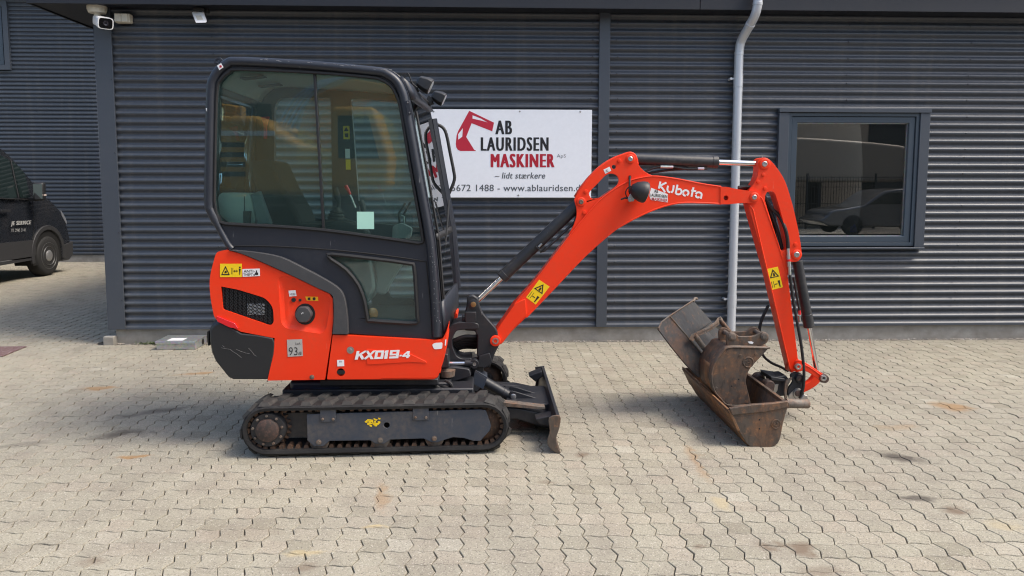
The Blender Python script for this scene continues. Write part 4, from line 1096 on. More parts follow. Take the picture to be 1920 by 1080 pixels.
def seal(px, name='pane_seal', r_=0.009, y=YK - 0.006, par=None):
    m = MB(); m.tube(cabpts(px, YK, y), r_, 6, closed=True)
    return m.build(name, HOSE, par or cabf)
seal(GLASSPX, r_=0.0105); seal(inset(LOWPX, -0.05), r_=0.013)
# panes: the side window slides in two halves
def pane(px, y, name='pane', mat=GLASS, par=None, th=0.005):
    m = MB(); m.extrude(cabpts(px, YK, y), (0, th, 0))
    return m.build(name, mat, par or cabf, smooth=0)
split_t, split_b = (588.5, 130), (606, 434)
def clip(px, left):
    """part of a pixel polygon left or right of the split line"""
    f = lambda p: (p[0] - (split_t[0] + (p[1] - split_t[1]) * (split_b[0] - split_t[0]) / (split_b[1] - split_t[1])))
    out = []
    n = len(px)
    for i in range(n):
        a_, b_ = px[i], px[(i + 1) % n]
        fa, fb = f(a_), f(b_)
        if (fa <= 0) == left: out.append(a_)
        if (fa <= 0) != (fb <= 0):
            t = fa / (fa - fb); out.append((a_[0] + (b_[0] - a_[0]) * t, a_[1] + (b_[1] - a_[1]) * t))
    return out
pane(clip(GLASSPX, True), YK + 0.024, 'side_pane')
pane(clip(GLASSPX, False), YK + 0.012, 'side_pane')
pane(LOWPX, YK + 0.02, 'lower_pane')
part('sash_bar', BLACKP, cabf, lambda m: m.extrude(cabpts([(586, 133), (591, 133), (609, 434), (603.5, 434)], YK, YK + 0.006), (0, 0.03, 0)), bevel=0.003)
# raised lower door panel with its seam
seam = smooth_path([(430, 470), (452, 467), (527, 472), (610, 480.5)], 3)
m = MB(); m.tube(cabpts(smooth_path([(430, 462), (470, 461), (540, 463), (640, 470), (730, 480), (798, 490)], 3), YK, YK - 0.001), 0.0042, 6); m.tube(cabpts([(799, 490), (806, 560), (810, 634)], YK, YK - 0.001), 0.0035, 6)
m.build('door_seam', HOSE, cabf)
trim_px = smooth_path([(428, 468.5), (452, 475.5), (493, 492.3), (554, 520), (596, 540.5), (618, 550.5), (624.5, 560), (625.5, 596), (623, 626.5)], 3) + [(652.5, 627)] + smooth_path([(651, 596), (647, 566), (637, 543.5), (609, 524), (567, 502), (526, 482.5), (481, 473.5), (446, 470)], 3)
plate('trim_strip', CABTRIM, exc, trim_px, YB - 0.034, 0.05, bevel=0.008, seg=2)
# far side of the cab
FAROUT = CABOUT
FW1 = round_poly([(433, 150), (560, 150), (566, 425), (433, 415)], [30, 8, 8, 12])
FW2 = round_poly([(606, 152), (706, 158), (736, 180), (790, 448), (628, 430)], [8, 16, 14, 6, 6])
FW3 = round_poly([(640, 486), (770, 500), (778, 604), (690, 600), (672, 540)], 8)
m = MB(); m.extrude(cabpts(FAROUT, YK, 5.37), (0, 0.05, 0), [cabpts(FW1, YK, 5.37), cabpts(FW2, YK, 5.37), cabpts(FW3, YK, 5.37)])
farf = m.build('far_side_frame', CAB, exc, bevel=0.008)
for px in (FW1, FW2, FW3): pane(px, 5.40, 'far_pane', GLASS1, farf)
for (x0, y0, x1, y1) in ((643, 235, 655, 261), (645.5, 300 - 7, 655, 318 - 7 + 8)):
    pass
# roof, rear wall and front as skins between the two sides
def skin(px, y0, y1, name, mat, th, par=exc, crown=0.0):
    m = MB()
    ys_ = [y0 + (y1 - y0) * k / 6 for k in range(7)]
    grid = []
    for y in ys_:
        f = 1 - abs((y - (y0 + y1) / 2) / ((y1 - y0) / 2)) ** 3
        grid.append([p + Vector((0, 0, crown * f)) for p in cabpts(px, YK, y)])
    m.sheet(grid)
    return m.build(name, mat, par, solid=th, smooth=50, recalc=False)
roof_px = smooth_path([(387.5, 172), (393, 147), (405, 128), (425, 114.5), (449, 110), (480, 110.5), (582, 117.5), (700, 128), (727, 133), (749, 148)], 3)
roof = skin(roof_px, YK + 0.03, 5.40, 'cab_roof', CAB, 0.03, crown=0.006)
lin_px = smooth_path([(404, 160), (412, 146), (426, 134), (449, 127), (582, 133), (690, 141), (715, 146)], 3)
lining = skin(lin_px, YK + 0.065, 5.365, 'roof_lining', GREYIN, 0.006, roof)
for (a_, b_, y0_, y1_) in (((422, 452, 4.66, 4.80)), ((452, 478, 5.02, 5.16))):
    m = MB(); m.extrude(cabpts([(430, 137), (475, 132)], YK, y0_) + cabpts([(475, 132), (430, 137)], YK, y0_ + 0.09), (0, 0, -0.006))
    m.build('roof_vent', CABTRIM, lining)
rear_px = [(386, 172), (385, 270), (383.5, 376), (386, 394), (427, 464)]
# rear wall: frame left and right with a pane between
rw = skin([(427, 464), (388, 396), (384.5, 376)], YK + 0.03, 5.40, 'rear_panel', CAB, 0.02)
skin([(384.5, 372), (385.5, 270), (387.5, 176)], YK + 0.10, 5.33, 'rear_pane', GLASS1, 0.005, rw)
for yy in (5.335,):
    skin([(384.5, 376), (385.5, 270), (387.5, 172)], yy, 5.40, 'rear_pillar', CAB, 0.03, rw)
# windscreen with frame
front_px = [(763, 166), (771, 194), (794, 321), (817, 450), (822.5, 511), (827, 567)]
ws = skin(front_px, YK + 0.06, 5.36, 'windscreen', GLASS1, 0.0)
skin([(748, 145), (757, 153), (764, 168), (768, 182)], YK + 0.02, 5.40, 'header_bar', CAB, 0.035, ws)
skin([(815, 440), (817, 452)], YK + 0.06, 5.36, 'screen_joint', BLACKP, 0.012, ws)
m = MB(); m.tube(cabpts([(772, 198), (794, 321), (817, 450), (822.5, 511), (827, 580)], YK, 5.395), 0.03, 8)
m.build('far_post', CAB, ws)
m = MB(); m.tube(cabpts([(774, 205), (796, 325), (818, 450), (823, 511), (827.5, 570)], YK, 4.60), 0.008, 6)
m.build('screen_rail', BLACKP, ws)
skin([(827, 567), (829, 600), (829, 634)], YK + 0.03, 5.38, 'front_panel', CAB, 0.02, ws)
m = MB()
for (a_, b_, c_, d_) in ((838, 555, 846, 560), ): pass
wp = [W(836, 375, 5.1), W(831, 430, 5.0), W(826, 492, 4.9)]
m.tube([wp[0] + Vector((0.02, 0, 0)), wp[1] + Vector((0.025, 0, 0)), wp[2] + Vector((0.02, 0, 0))], 0.006, 6)
m.build('wiper', BLACKP, ws)
m = MB(); m.tube(smooth_path([tuple(W(x, y, 5.42)) for x, y in ((806, 226), (813, 231), (829, 238), (837, 252), (844, 287), (851, 322), (852, 337), (845, 356), (836, 374), (830, 376))], 3), 0.0115, 10)
m.build('grab_handle', BLACKP, exc)
for (x, y) in ((847, 456), (852, 531)): part('hinge', BLACKP, ws, lambda m: m.cyl(W(x, y, 5.41), W(x + 4, y, 5.41), 0.012))
# hinge plate on the near front post, roof eye, small stickers
plate('hinge_plate', CAB, cabf, [(759, 189), (768, 188), (772, 214), (764, 216)], YK - 0.034, 0.01, bevel=0.002)
for (x, y) in ((764.5, 192), (768, 211)): part('bolt', STEEL, cabf, lambda m: m.lathe(W(x, y, YK - 0.034), (0, -1, 0), [(0, 0.005), (0.003, 0.004)], 8))
plate('lifting_eye', CAB, exc, round_poly([(400, 121), (403, 111), (411, 106), (419, 114)], 4), YK + 0.1, 0.014, [circ(408.5, 114.5, 3, 12)], bevel=0.002)
d = decal('roof_sticker', WHITE, cabf, [(407, 123), (414.5, 118.5), (419, 126), (411, 131.5)], YK - 0.0315)
decal('sticker_print', SIGNRED, d, [(411, 123), (415, 122), (416, 126), (412, 127)], YK - 0.0335)
m = MB()
for (x0, y0, x1, y1) in ((386, 203, 388, 204), (387, 206, 388, 207)): m.add(PX([(x0, y0), (x1, y0), (x1, y1 + 2), (x0, y1 + 1)], YK - 0.032), [(0, 1, 2, 3)])
m.build('paint_chip', WHITE, cabf, smooth=0, recalc=False)
m = MB()
rr = random.Random(3)
for k in range(26):
    u = rr.random(); x, y = (480 + u * 250, 108.5 + u * 20.5 + rr.uniform(-1, 3)); l_ = rr.uniform(1, 7)
    m.tube(PX([(x, y), (x + l_, y + 0.1 * l_ + rr.uniform(-.5, .5))], YK - 0.0285), rr.uniform(0.0006, 0.0013), 4)
for k in range(30):
    v = rr.random(); x, y = 806 + v * 14 + rr.uniform(-3, 8), 462 + v * 150; l_ = rr.uniform(0.6, 2.0)
    m.tube(PX([(x, y), (x + rr.uniform(-1, 1), y + l_)], YK - 0.0305), rr.uniform(0.0008, 0.0020), 4)
m.build('paint_scratches', plain('bared_primer', (0.38, 0.38, 0.38), 0.6), cabf)['kind'] = 'stuff'
d = decal('paper_note', plain('pale_green_paper', (0.42, 0.72, 0.60), 0.7), cabf, [(669, 397), (701, 397), (701.5, 429.5), (669.5, 429.5)], YK + 0.012)
# things on the far posts seen through the glass
d = decal('warning_sticker', YELLOW, farf, [(643, 236), (655, 236), (656, 261), (644, 261)], 5.37)
m = MB(); m.add(PX([(649, 238), (654, 246), (644.5, 246)], 5.368), [(0, 1, 2)]); m.add(PX([(646, 250), (653, 250), (653, 258), (647, 257)], 5.368), [(0, 1, 2, 3)]); m.build('sticker_print', BLACKINK, d, smooth=0, recalc=False)
d = decal('warning_sticker', YELLOW, farf, [(648, 299), (657, 299), (657.5, 318), (648.5, 318)], 5.37)
decal('white_label', WHITE, farf, [(647, 279), (656, 279), (656.5, 297), (647.5, 297)], 5.37)
part('coat_hook', STEEL, farf, lambda m: m.lathe(W(573, 155, 5.2), (0, -1, 0), [(0, 0.016), (0.004, 0.016), (0.005, 0.006)], 14))
d = part('glass_hammer', REDLENS, farf, lambda m: m.extrude(PX([(489, 219), (505, 218), (500, 236), (500, 260), (494, 260), (494, 236)], 5.33), (0, 0.02, 0)), bevel=0.004)
# seat and controls
st = part('operator_seat', SEAT, exc, lambda m: m.extrude(PX(smooth_path([(468, 306), (482, 299), (506, 302), (515, 314), (532, 352), (556, 396), (564, 424), (540, 440), (505, 432), (486, 378), (472, 336)], 3, True), 4.72), (0, 0.42, 0)), bevel=0.035, seg=4)
part('seat_cushion', SEAT, st, lambda m: m.extrude(PX(smooth_path([(506, 428), (566, 420), (640, 426), (655, 440), (640, 462), (520, 462)], 3, True), 4.72), (0, 0.44, 0)), bevel=0.03, seg=3)
part('seat_base', SKIRT, st, lambda m: m.extrude(PX([(560, 462), (640, 462), (694, 478), (704, 540), (690, 568), (668, 590), (560, 590)], 4.78), (0, 0.34, 0)), bevel=0.02, seg=3)
part('head_restraint', SEAT, st, lambda m: m.extrude(PX(smooth_path([(404, 300), (412, 297), (418, 306), (412, 322), (404, 324)], 2, True), 4.62), (0, 0.08, 0)), bevel=0.01)
part('washer_tank', MILKY, exc, lambda m: m.extrude(PX(round_poly([(409, 366), (416, 361), (466, 362), (472, 372), (480, 419), (430, 419), (409, 402)], 5), 4.60), (0, 0.16, 0)), bevel=0.015, seg=3)
part('side_bin', SKIRT, exc, lambda m: m.extrude(PX([(470, 364), (486, 358), (508, 420), (482, 420)], 4.58), (0, 0.05, 0)), bevel=0.006)
part('radio_handset', BLACKP, exc, lambda m: m.extrude(PX([(455.5, 396), (469, 396), (467, 420), (456, 420)], 4.55), (0, 0.03, 0)).tube(PX([(458.5, 396), (458.5, 368)], 4.56), 0.003, 6), bevel=0.003)
con = part('arm_console', BLACKP, exc, lambda m: m.extrude(PX([(606, 418), (640, 410), (668, 418), (690, 436), (690, 452), (606, 440)], 4.60), (0, 0.12, 0)), bevel=0.015, seg=3)
part('bellows', HOSE, con, lambda m: m.lathe(W(630, 412, 4.66), (0.1, 0, 1), [(0, 0.05), (0.01, 0.055), (0.02, 0.045), (0.03, 0.05), (0.04, 0.038), (0.05, 0.043), (0.06, 0.03), (0.08, 0.022)], 20))
part('joystick', BLACKP, con, lambda m: m.tube(PX([(634, 396), (636, 380), (632, 368), (628, 352)], 4.66), [0.014, 0.012, 0.02, 0.018], 10))
part('blade_lever', WHITE, con, lambda m: m.tube(PX([(667, 390), (660, 372), (655, 362)], 4.70), 0.005, 8))
part('lever_knob', REDLENS, con, lambda m: m.tube(PX([(657, 365), (653, 357), (648, 348)], 4.70), [0.007, 0.011, 0.012], 10))
part('joystick', BLACKP, con, lambda m: m.tube(PX([(690, 440), (684, 410), (680, 386), (676, 376)], 5.12), [0.012, 0.012, 0.022, 0.02], 10))
part('pedal_box', SKIRT, exc, lambda m: m.extrude(PX(round_poly([(736, 424), (752, 418), (772, 428), (770, 446), (735, 448)], 4), 4.70), (0, 0.07, 0)).tube(PX([(758, 420), (757, 406), (752, 404)], 4.73), 0.007, 8), bevel=0.008)
part('travel_lever', BLACKP, exc, lambda m: m.tube(PX([(752, 455), (748, 400), (760, 380)], 4.95), 0.008, 8).tube(PX([(762, 455), (758, 400), (770, 378)], 5.03), 0.008, 8))
part('floor_mat', BLACKP, exc, lambda m: m.box(W(560, 600, 4.6).x, W(824, 600, 4.6).x, 4.56, 5.35, 0.70, 0.73))
part('floor_lamp', plain('amber_part', (0.5, 0.2, 0.03), 0.3), exc, lambda m: m.lathe(W(697, 588, 4.72), (0.6, -0.6, 0.2), [(0, 0.035), (0.02, 0.035), (0.024, 0.02)], 20))
part('boot_cloth', SKIRT, exc, lambda m: m.extrude(PX(smooth_path([(705, 480), (752, 492), (748, 505), (728, 540), (722, 552), (705, 548), (706, 520)], 2, True), 4.80), (0, 0.12, 0)), bevel=0.012)
# work lights above the windscreen
def work_light(c, s_, name='work_light', yaw=0.0):
    """hexagonal black lamp looking forward and down"""
    d = Vector((0.86, math.sin(yaw), -0.42)).normalized()
    u = Vector((0, 0, 1)); u = (u - d * u.dot(d)).normalized(); w_ = d.cross(u)
    def hexa(t, k): return [c + d * t * s_ + k * s_ * (x * w_ + y * u) for x, y in ((-0.55, -0.32), (-0.2, -0.5), (0.2, -0.5), (0.55, -0.32), (0.55, 0.32), (0.2, 0.5), (-0.2, 0.5), (-0.55, 0.32))]
    m = MB()
    rs_ = [hexa(-0.62, 0.45), hexa(-0.5, 0.72), hexa(0.0, 1.0), hexa(0.34, 1.0)]
    n = 8
    m.add([p for r_ in rs_ for p in r_], [(a * n + i, a * n + (i + 1) % n, (a + 1) * n + (i + 1) % n, (a + 1) * n + i) for a in range(3) for i in range(n)] + [tuple(range(n - 1, -1, -1)), tuple(range(3 * n, 4 * n))])
    o = m.build(name, BLACKP, exc, bevel=0.004, seg=2, smooth=25)
    m = MB(); m.add(hexa(0.345, 0.86) + hexa(0.355, 0.80), [(i, (i + 1) % n, n + (i + 1) % n, n + i) for i in range(n)] + [tuple(range(n, 2 * n))])
    m.build('lens', GALV, o)
    m = MB(); b = c - d * 0.3 * s_ - u * 0.5 * s_
    m.tube([b, b - u * 0.02 - d * 0.02, c - d * 0.75 * s_ - u * 0.75 * s_], 0.013, 8); m.obox(b - d * 0.03, d * 0.02, w_ * 0.022, u * 0.025)
    m.build('bracket', BLACKP, o)
    return o
work_light(W(799, 159, 4.84), 0.098); work_light(W(825, 184, 5.22), 0.092)
part('lamp_rail', BLACKP, exc, lambda m: m.tube([W(772, 172, 4.75), W(785, 178, 4.9), W(806, 196, 5.3)], 0.012, 8))
part('lamp_cable', HOSE, exc, lambda m: m.tube(smooth_path([tuple(W(x, y, 4.78)) for x, y in ((757, 150), (760, 143), (764, 137), (768, 143), (773, 156), (782, 164))], 3), 0.004, 6))

# ---------------- swing post
YP = 4.86
post_px = smooth_path([(872, 612), (871, 590), (875, 573), (876, 558), (886, 553.5), (896, 560), (899, 572), (905, 586), (918, 602), (929, 614)], 3) + [(933, 622), (936, 648), (928, 663), (922, 680), (918, 690), (908, 685), (897, 690), (894, 660), (895, 630), (890, 621), (872, 620)]
post = plate('swing_post', GUNM, exc, post_px, YP, 0.05, bevel=0.008, seg=2)
plate('post_cheek', GUNM, post, [(x, y) for x, y in post_px], YP + 0.15, 0.05, bevel=0.006)
plate('post_web', GUNM, post, [(880, 580), (900, 590), (925, 622), (924, 660), (905, 672), (897, 640), (890, 618), (876, 612)], YP + 0.05, 0.10, bevel=0.004)
part('post_pin', plain('brass_pin', (0.30, 0.17, 0.07), 0.4, 0.6), post, lambda m: m.lathe(W(887.6, 570.7, YP), (0, -1, 0), [(0, 0.018), (0.006, 0.018), (0.008, 0.012), (0.0085, 0.006)], 18))
part('pin_boss', GUNM, post, lambda m: m.lathe(W(887.6, 570.7, YP + 0.001), (0, -1, 0), [(0, 0.033), (0.004, 0.033), (0.0055, 0.030)], 24))
part('post_bolt', STEEL, post, lambda m: m.lathe(W(879.3, 600, YP), (0, -1, 0), [(0, 0.009), (0.006, 0.008)], 10))
part('spacer', GUNM, post, lambda m: m.box(W(872, 580, YP).x, W(893, 580, YP).x, YP - 0.02, YP, W(880, 604, YP).z, W(880, 584, YP).z).box(W(866, 596, YP).x, W(872, 596, YP).x, YP, YP + 0.1, W(880, 608, YP).z, W(880, 594, YP).z), bevel=0.004)
plate('swing_bracket', GUNM, exc, round_poly([(836, 618), (850, 607), (862, 604), (888, 604), (898, 608), (898, 617), (872, 618), (856, 620), (848, 634), (848, 650), (856, 668), (866, 673), (885, 672), (885, 680), (846, 680), (836, 668), (838, 640)], 4), YP - 0.02, 0.20, bevel=0.006)
part('swing_knuckle', GUNM, exc, lambda m: m.lathe(W(892, 683, 4.92) + Vector((0, 0, -0.06)), (0, 0, 1), [(0, 0.05), (0.02, 0.055), (0.075, 0.055), (0.08, 0.03), (0.10, 0.028), (0.105, 0.016)], 24).extrude(PX([(898, 668), (918, 662), (923, 680), (910, 690), (896, 688)], 4.84), (0, 0.2, 0)), bevel=0.003)
sc = part('swing_cylinder', GUNM, exc, lambda m: m.cyl(W(871, 681, 4.80), W(886, 681, 4.80), 0.024).lathe(W(889, 683, 4.78), (0, 1, 0), [(0, 0.030), (0.05, 0.030)], 18), bevel=0.002)
part('rod', CHROME, sc, lambda m: m.cyl(W(826, 681.5, 4.80), W(873, 681, 4.80), 0.0135))
part('pin', STEEL, sc, lambda m: m.lathe(W(889.5, 683, 4.78), (0, -1, 0), [(0, 0.012), (0.004, 0.011), (0.003, 0.006)], 14))
for k in range(5):
    y0 = 630 + k * 5.5
    o = part('hydraulic_hose', HOSE, exc, lambda m: m.tube(smooth_path([tuple(W(838, y0 + 14, 4.9 + 0.03 * k)), tuple(W(852, y0 + 8 - k, 4.88 + 0.03 * k)), tuple(W(872, y0 + 1 - k * 0.6, 4.88 + 0.03 * k)), tuple(W(896, y0 + 0 - k * .5, 4.9 + 0.03 * k)), tuple(W(918, y0 - 16, 4.94))], 4), 0.0135, 8))
part('base_casting', GUNM, exc, lambda m: m.extrude(PX(round_poly([(824, 690), (850, 688), (880, 692), (884, 706), (850, 716), (826, 712)], 4), 4.74), (0, 0.42, 0)).extrude(PX([(826, 664), (840, 664), (842, 690), (826, 690)], 4.66), (0, 0.5, 0)), bevel=0.006)
part('swivel_ring', DIRTYSTEEL, exc, lambda m: m.lathe(W(838, 699, 4.72), (0, 0, 1), [(-0.02, 0.05), (0.02, 0.055), (0.022, 0.03)], 20))

# ---------------- boom
YA, BW = 4.88, 0.14
boom_up = smooth_path([(920, 636), (929, 620), (945, 598), (965, 570), (1003, 527), (1039, 480), (1066, 445), (1099, 404), (1126, 374), (1153, 354), (1181, 339), (1208, 332), (1231, 330.5), (1270, 335.5), (1318, 345), (1352, 350)], 3)
boom_lo = smooth_path([(1352, 382.5), (1330, 381), (1284, 380), (1254, 384.5), (1225, 394), (1196, 407), (1169, 421.5), (1147, 436), (1097, 480), (1039, 541), (987, 595), (962, 619), (944, 641)], 3)
foot = circ(929, 639, 10.8, 10, 35, 215)
boom = MB(); boom.extrude(PX(boom_up + boom_lo + [(938, 646), (930, 650), (922, 647), (918.5, 641)], YA), (0, BW, 0))
boom = boom.build('boom', RED, exc, bevel=0.005, seg=2)
for seq_ in (boom_up[9:], boom_lo[:-6]):
    m = MB(); m.tube(PX(seq_, YA + 0.001), 0.0055, 6); m.build('weld_flange', RED, boom)
plate('boom_foot', RED, boom, round_poly([(921, 634), (946, 598), (966, 569), (985, 560), (988, 590), (964, 615), (940, 646)], [3, 3, 3, 3, 4, 4, 3]), YA - 0.012, BW + 0.024, bevel=0.006)
part('foot_pin', STEEL, boom, lambda m: m.lathe(W(929, 639.3, YA - 0.03), (0, -1, 0), [(-0.03, 0.036), (0.0, 0.036), (0.003, 0.034), (0.003, 0.0)], 28))
boom['label'] = 'orange red curved boom'
part('foot_boss', RED, boom, lambda m: m.lathe(W(929, 639.3, YA - 0.032), (0, -1, 0), [(-0.02, 0.036), (0.002, 0.036), (0.004, 0.033), (0.004, 0.022)], 28))
part('pin_socket', STEEL, boom, lambda m: m.lathe(W(929, 639.3, YA - 0.036), (0, -1, 0), [(-0.01, 0.021), (0.002, 0.021), (0.003, 0.013), (-0.004, 0.012)], 20))
brk_px = smooth_path([(1066, 440), (1076, 421), (1081, 404), (1080.5, 390), (1077.5, 378), (1079, 369), (1099, 340), (1124, 314), (1149.5, 297), (1171, 288.5), (1181, 285.5), (1190, 289), (1194.5, 298), (1197, 308), (1204.5, 318), (1216, 326), (1229, 331)], 3) + [(1205, 340), (1150, 362), (1100, 412), (1072, 446)]
slot_px = smooth_path([(1105, 366), (1106, 359), (1118, 347), (1134, 330), (1144, 325.5), (1154, 327.5), (1160, 335), (1158, 345.5), (1150, 353.5), (1132, 367.5), (1112, 373)], 2, True)
for yy in (YA + 0.012, YA + BW - 0.030):
    plate('cylinder_bracket', RED, boom, brk_px, yy, 0.018, [slot_px, circ(1151, 313, 4, 12)], bevel=0.004)
m = MB(); bb = brk_px[15:40]
m.sheet([PX(bb, YA + 0.03), [p + Vector((0, BW - 0.06, 0)) for p in PX(bb, YA + 0.03)]])
m.build('bracket_web', RED, boom, solid=0.008, recalc=False)
def pin(x, y, Y, parent, r_=0.030, mat=RED, core=DIRTYSTEEL, rc=0.016):
    o = part('pin_boss', mat, parent, lambda m: m.lathe(W(x, y, Y), (0, -1, 0), [(-0.02, r_), (0.006, r_), (0.009, r_ - 0.004), (0.009, r_ * 0.66)], 26))
    return part('pin', core, parent, lambda m: m.lathe(W(x, y, Y - 0.007), (0, -1, 0), [(-0.02, rc), (0.004, rc), (0.007, rc - 0.004), (0.006, rc * 0.3)], 18))
pin(1089.6, 378.5, YA + 0.012, boom); pin(1182, 298, YA + 0.012, boom, core=STEEL)
for (x, y) in ((1161.5, 301.5), (1098.5, 359), (1096, 398.5)):
    part('boss_bolt', RED, boom, lambda m: m.lathe(W(x, y, YA + 0.012), (0, -1, 0), [(0, 0.013), (0.007, 0.012), (0.008, 0.005)], 14))
fork_px = round_poly([(1349, 350), (1364, 350.5), (1382, 354.5), (1404, 357.5)], 2) + circ(1414.5, 369.5, 11.5, 14, -100, 100) + round_poly([(1408, 380.5), (1388, 381), (1366, 383), (1349, 383)], 2)
plate('boom_end', RED, boom, fork_px, YA - 0.006, BW + 0.012, [circ(1361.5, 371, 4.6, 14)], bevel=0.006)
pin(1414.5, 369.8, YA - 0.006, boom, r_=0.032, core=STEEL)
def ribbon(name, paths, fn, w, Y, mat, parent):
    m = MB()
    for k, path in enumerate(paths):
        pts = [Vector(p) for p in smooth_path(path, 4)] if len(path) > 2 else [Vector(p) for p in path]
        L, Rr = [], []
        for i, p in enumerate(pts):
            t_ = (pts[min(i + 1, len(pts) - 1)] - pts[max(i - 1, 0)]).normalized()
            nn = Vector((-t_.y, t_.x)) * w / 2
            L.append(W(*fn(p + nn), Y - 0.0015 - 0.00015 * k)); Rr.append(W(*fn(p - nn), Y - 0.0015 - 0.00015 * k))
        m.sheet([L, Rr])
    return m.build(name, mat, parent, smooth=0, recalc=False)
z5 = lambda p: (1060 + p[0] / 5.143, 270 + p[1] / 5.143)
for paths in ([[(917, 362), (902, 430)], [(975, 372), (918, 404), (938, 428), (962, 466)]],
              [[(991, 402), (984, 434), (992, 458), (1012, 466)], [(1046, 398), (1038, 446), (1022, 470)]],
              [[(1082, 392), (1064, 480)], [(1082, 438), (1108, 436), (1120, 454), (1112, 478), (1090, 486), (1066, 478)]],
              [[(1136, 470), (1142, 452), (1164, 446), (1184, 458), (1186, 478), (1172, 496)], [(1160, 500), (1142, 492), (1136, 476)]],
              [[(1236, 418), (1216, 508)], [(1214, 448), (1262, 456)]],
              [[(1258, 484), (1272, 468), (1296, 468), (1314, 484), (1306, 528)], [(1258, 492), (1262, 508), (1278, 516), (1294, 510)]]):
    ribbon('maker_name', paths, z5, 18.0, YA, WHITE, boom)
d = decal('dealer_sticker', WHITE, boom, [(1221, 352), (1226, 354), (1237, 358), (1252, 364), (1252, 379.5), (1221, 375), (1218, 369), (1217.5, 365)], YA)
lettering_px('sticker_print', 'AB', (1226.5, 355, 1234, 361), YA - 0.0015, BLACKINK, d, bold=0.02, slope=0.12)
lettering_px('sticker_print', 'LAURIDSEN', (1218.5, 362.5, 1251, 368), YA - 0.0015, BLACKINK, d, bold=0.02, slope=0.10)
lettering_px('sticker_print', 'MASKINER', (1222, 370, 1251.5, 375.5), YA - 0.0015, SIGNRED, d, bold=0.02, slope=0.10)
d = decal('white_label', WHITE, boom, [(1131.5, 318), (1143, 312.5), (1146, 320), (1135, 326)], YA + 0.012)
MB().tube(PX([(1136, 319), (1139, 318), (1137, 321), (1141, 321)], YA + 0.009), 0.0016, 5).build('label_print', BLACKINK, d)
def warn_upright(parent, quad, Y):
    """yellow portrait warning on a slanted quad (tl, tr, br, bl)"""
    a_, b_, c_, e_ = [Vector(p) for p in quad]
    q = lambda u, v: tuple((a_ * (1 - u) * (1 - v) + b_ * u * (1 - v) + c_ * u * v + e_ * (1 - u) * v))
    s_ = decal('warning_sticker', YELLOW, parent, [q(0, 0), q(1, 0), q(1, 1), q(0, 1)], Y)
    ink = MB(); Yi = Y - 0.002
    tri = [q(0.5, 0.06), q(0.92, 0.46), q(0.08, 0.46)]; tr2 = [q(0.5, 0.16), q(0.78, 0.42), q(0.22, 0.42)]
    for i in range(3):
        j = (i + 1) % 3
        ink.add(PX([tri[i], tri[j], tr2[j], tr2[i]], Yi), [(0, 1, 2, 3)])
    ink.add(PX([q(.44, .26), q(.56, .24), q(.6, .40), q(.42, .4)], Yi), [(0, 1, 2, 3)])
    ink.add(PX([q(.1, .62), q(.14, .62), q(.14, .92), q(.1, .92)], Yi), [(0, 1, 2, 3)]); ink.add(PX([q(.28, .62), q(.32, .62), q(.32, .92), q(.28, .92)], Yi), [(0, 1, 2, 3)])
    ink.add(PX([q(.36, .76), q(.6, .76), q(.6, .80), q(.36, .80)], Yi), [(0, 1, 2, 3)]); ink.add(PX([q(.68, .64), q(.88, .64), q(.84, .82), q(.82, .95), q(.74, .95), q(.72, .82)], Yi), [(0, 1, 2, 3, 4, 5)])
    ink.build('sticker_print', BLACKINK, s_, smooth=0, recalc=False)
    return s_
warn_upright(boom, [(1030.5, 538), (1008, 525), (986.5, 557), (1004, 571)][1:] + [(1030.5, 538)] if False else [(1011, 524.5), (1030.5, 537.5), (1004.5, 571), (986.5, 557.5)], YA)
# work lamp on the boom side
lampc = W(1200, 358, YA - 0.085)
bl_ = part('boom_lamp', BLACKP, boom, lambda m: m.lathe(lampc + Vector((0.04, 0, -0.012)), (-0.93, -0.05, 0.25), [(0.0, 0.066), (0.012, 0.070), (0.035, 0.068), (0.075, 0.052), (0.10, 0.030), (0.108, 0.012)], 28))
part('lens', GALV, bl_, lambda m: m.lathe(lampc + Vector((0.04, 0, -0.012)), (0.93, 0.05, -0.25), [(0.0, 0.062), (0.004, 0.058), (0.008, 0.03)], 28))
part('lamp_bracket', STEEL, bl_, lambda m: m.extrude(PX(round_poly([(1177, 372), (1184, 360), (1192, 359), (1193, 366), (1188, 378), (1178, 377)], 2), YA - 0.09), (0, 0.012, 0)).cyl(W(1181, 375, YA - 0.1), W(1181, 375, YA), 0.012), bevel=0.003)
part('lamp_cable', HOSE, bl_, lambda m: m.tube(smooth_path([tuple(W(1181, 331, YA - 0.004)), tuple(W(1180.5, 345, YA - 0.03)), tuple(W(1181, 362, YA - 0.05)), tuple(W(1188, 350, YA - 0.07))], 4), 0.007, 7).tube(smooth_path([tuple(W(x, y, YA - 0.06)) for x, y in ((1192, 349), (1180, 350), (1173, 360), (1176, 370), (1182, 372))], 3), 0.004, 6).tube(PX([(1164, 374), (1172, 371), (1180, 373)], YA - 0.05), 0.006, 6))
part('cable_slot', DARKHOLE, boom, lambda m: m.extrude(PX(round_poly([(1179, 329), (1183.5, 329), (1183.5, 336), (1179, 336)], 2), YA + 0.008), (0, 0.003, 0)))
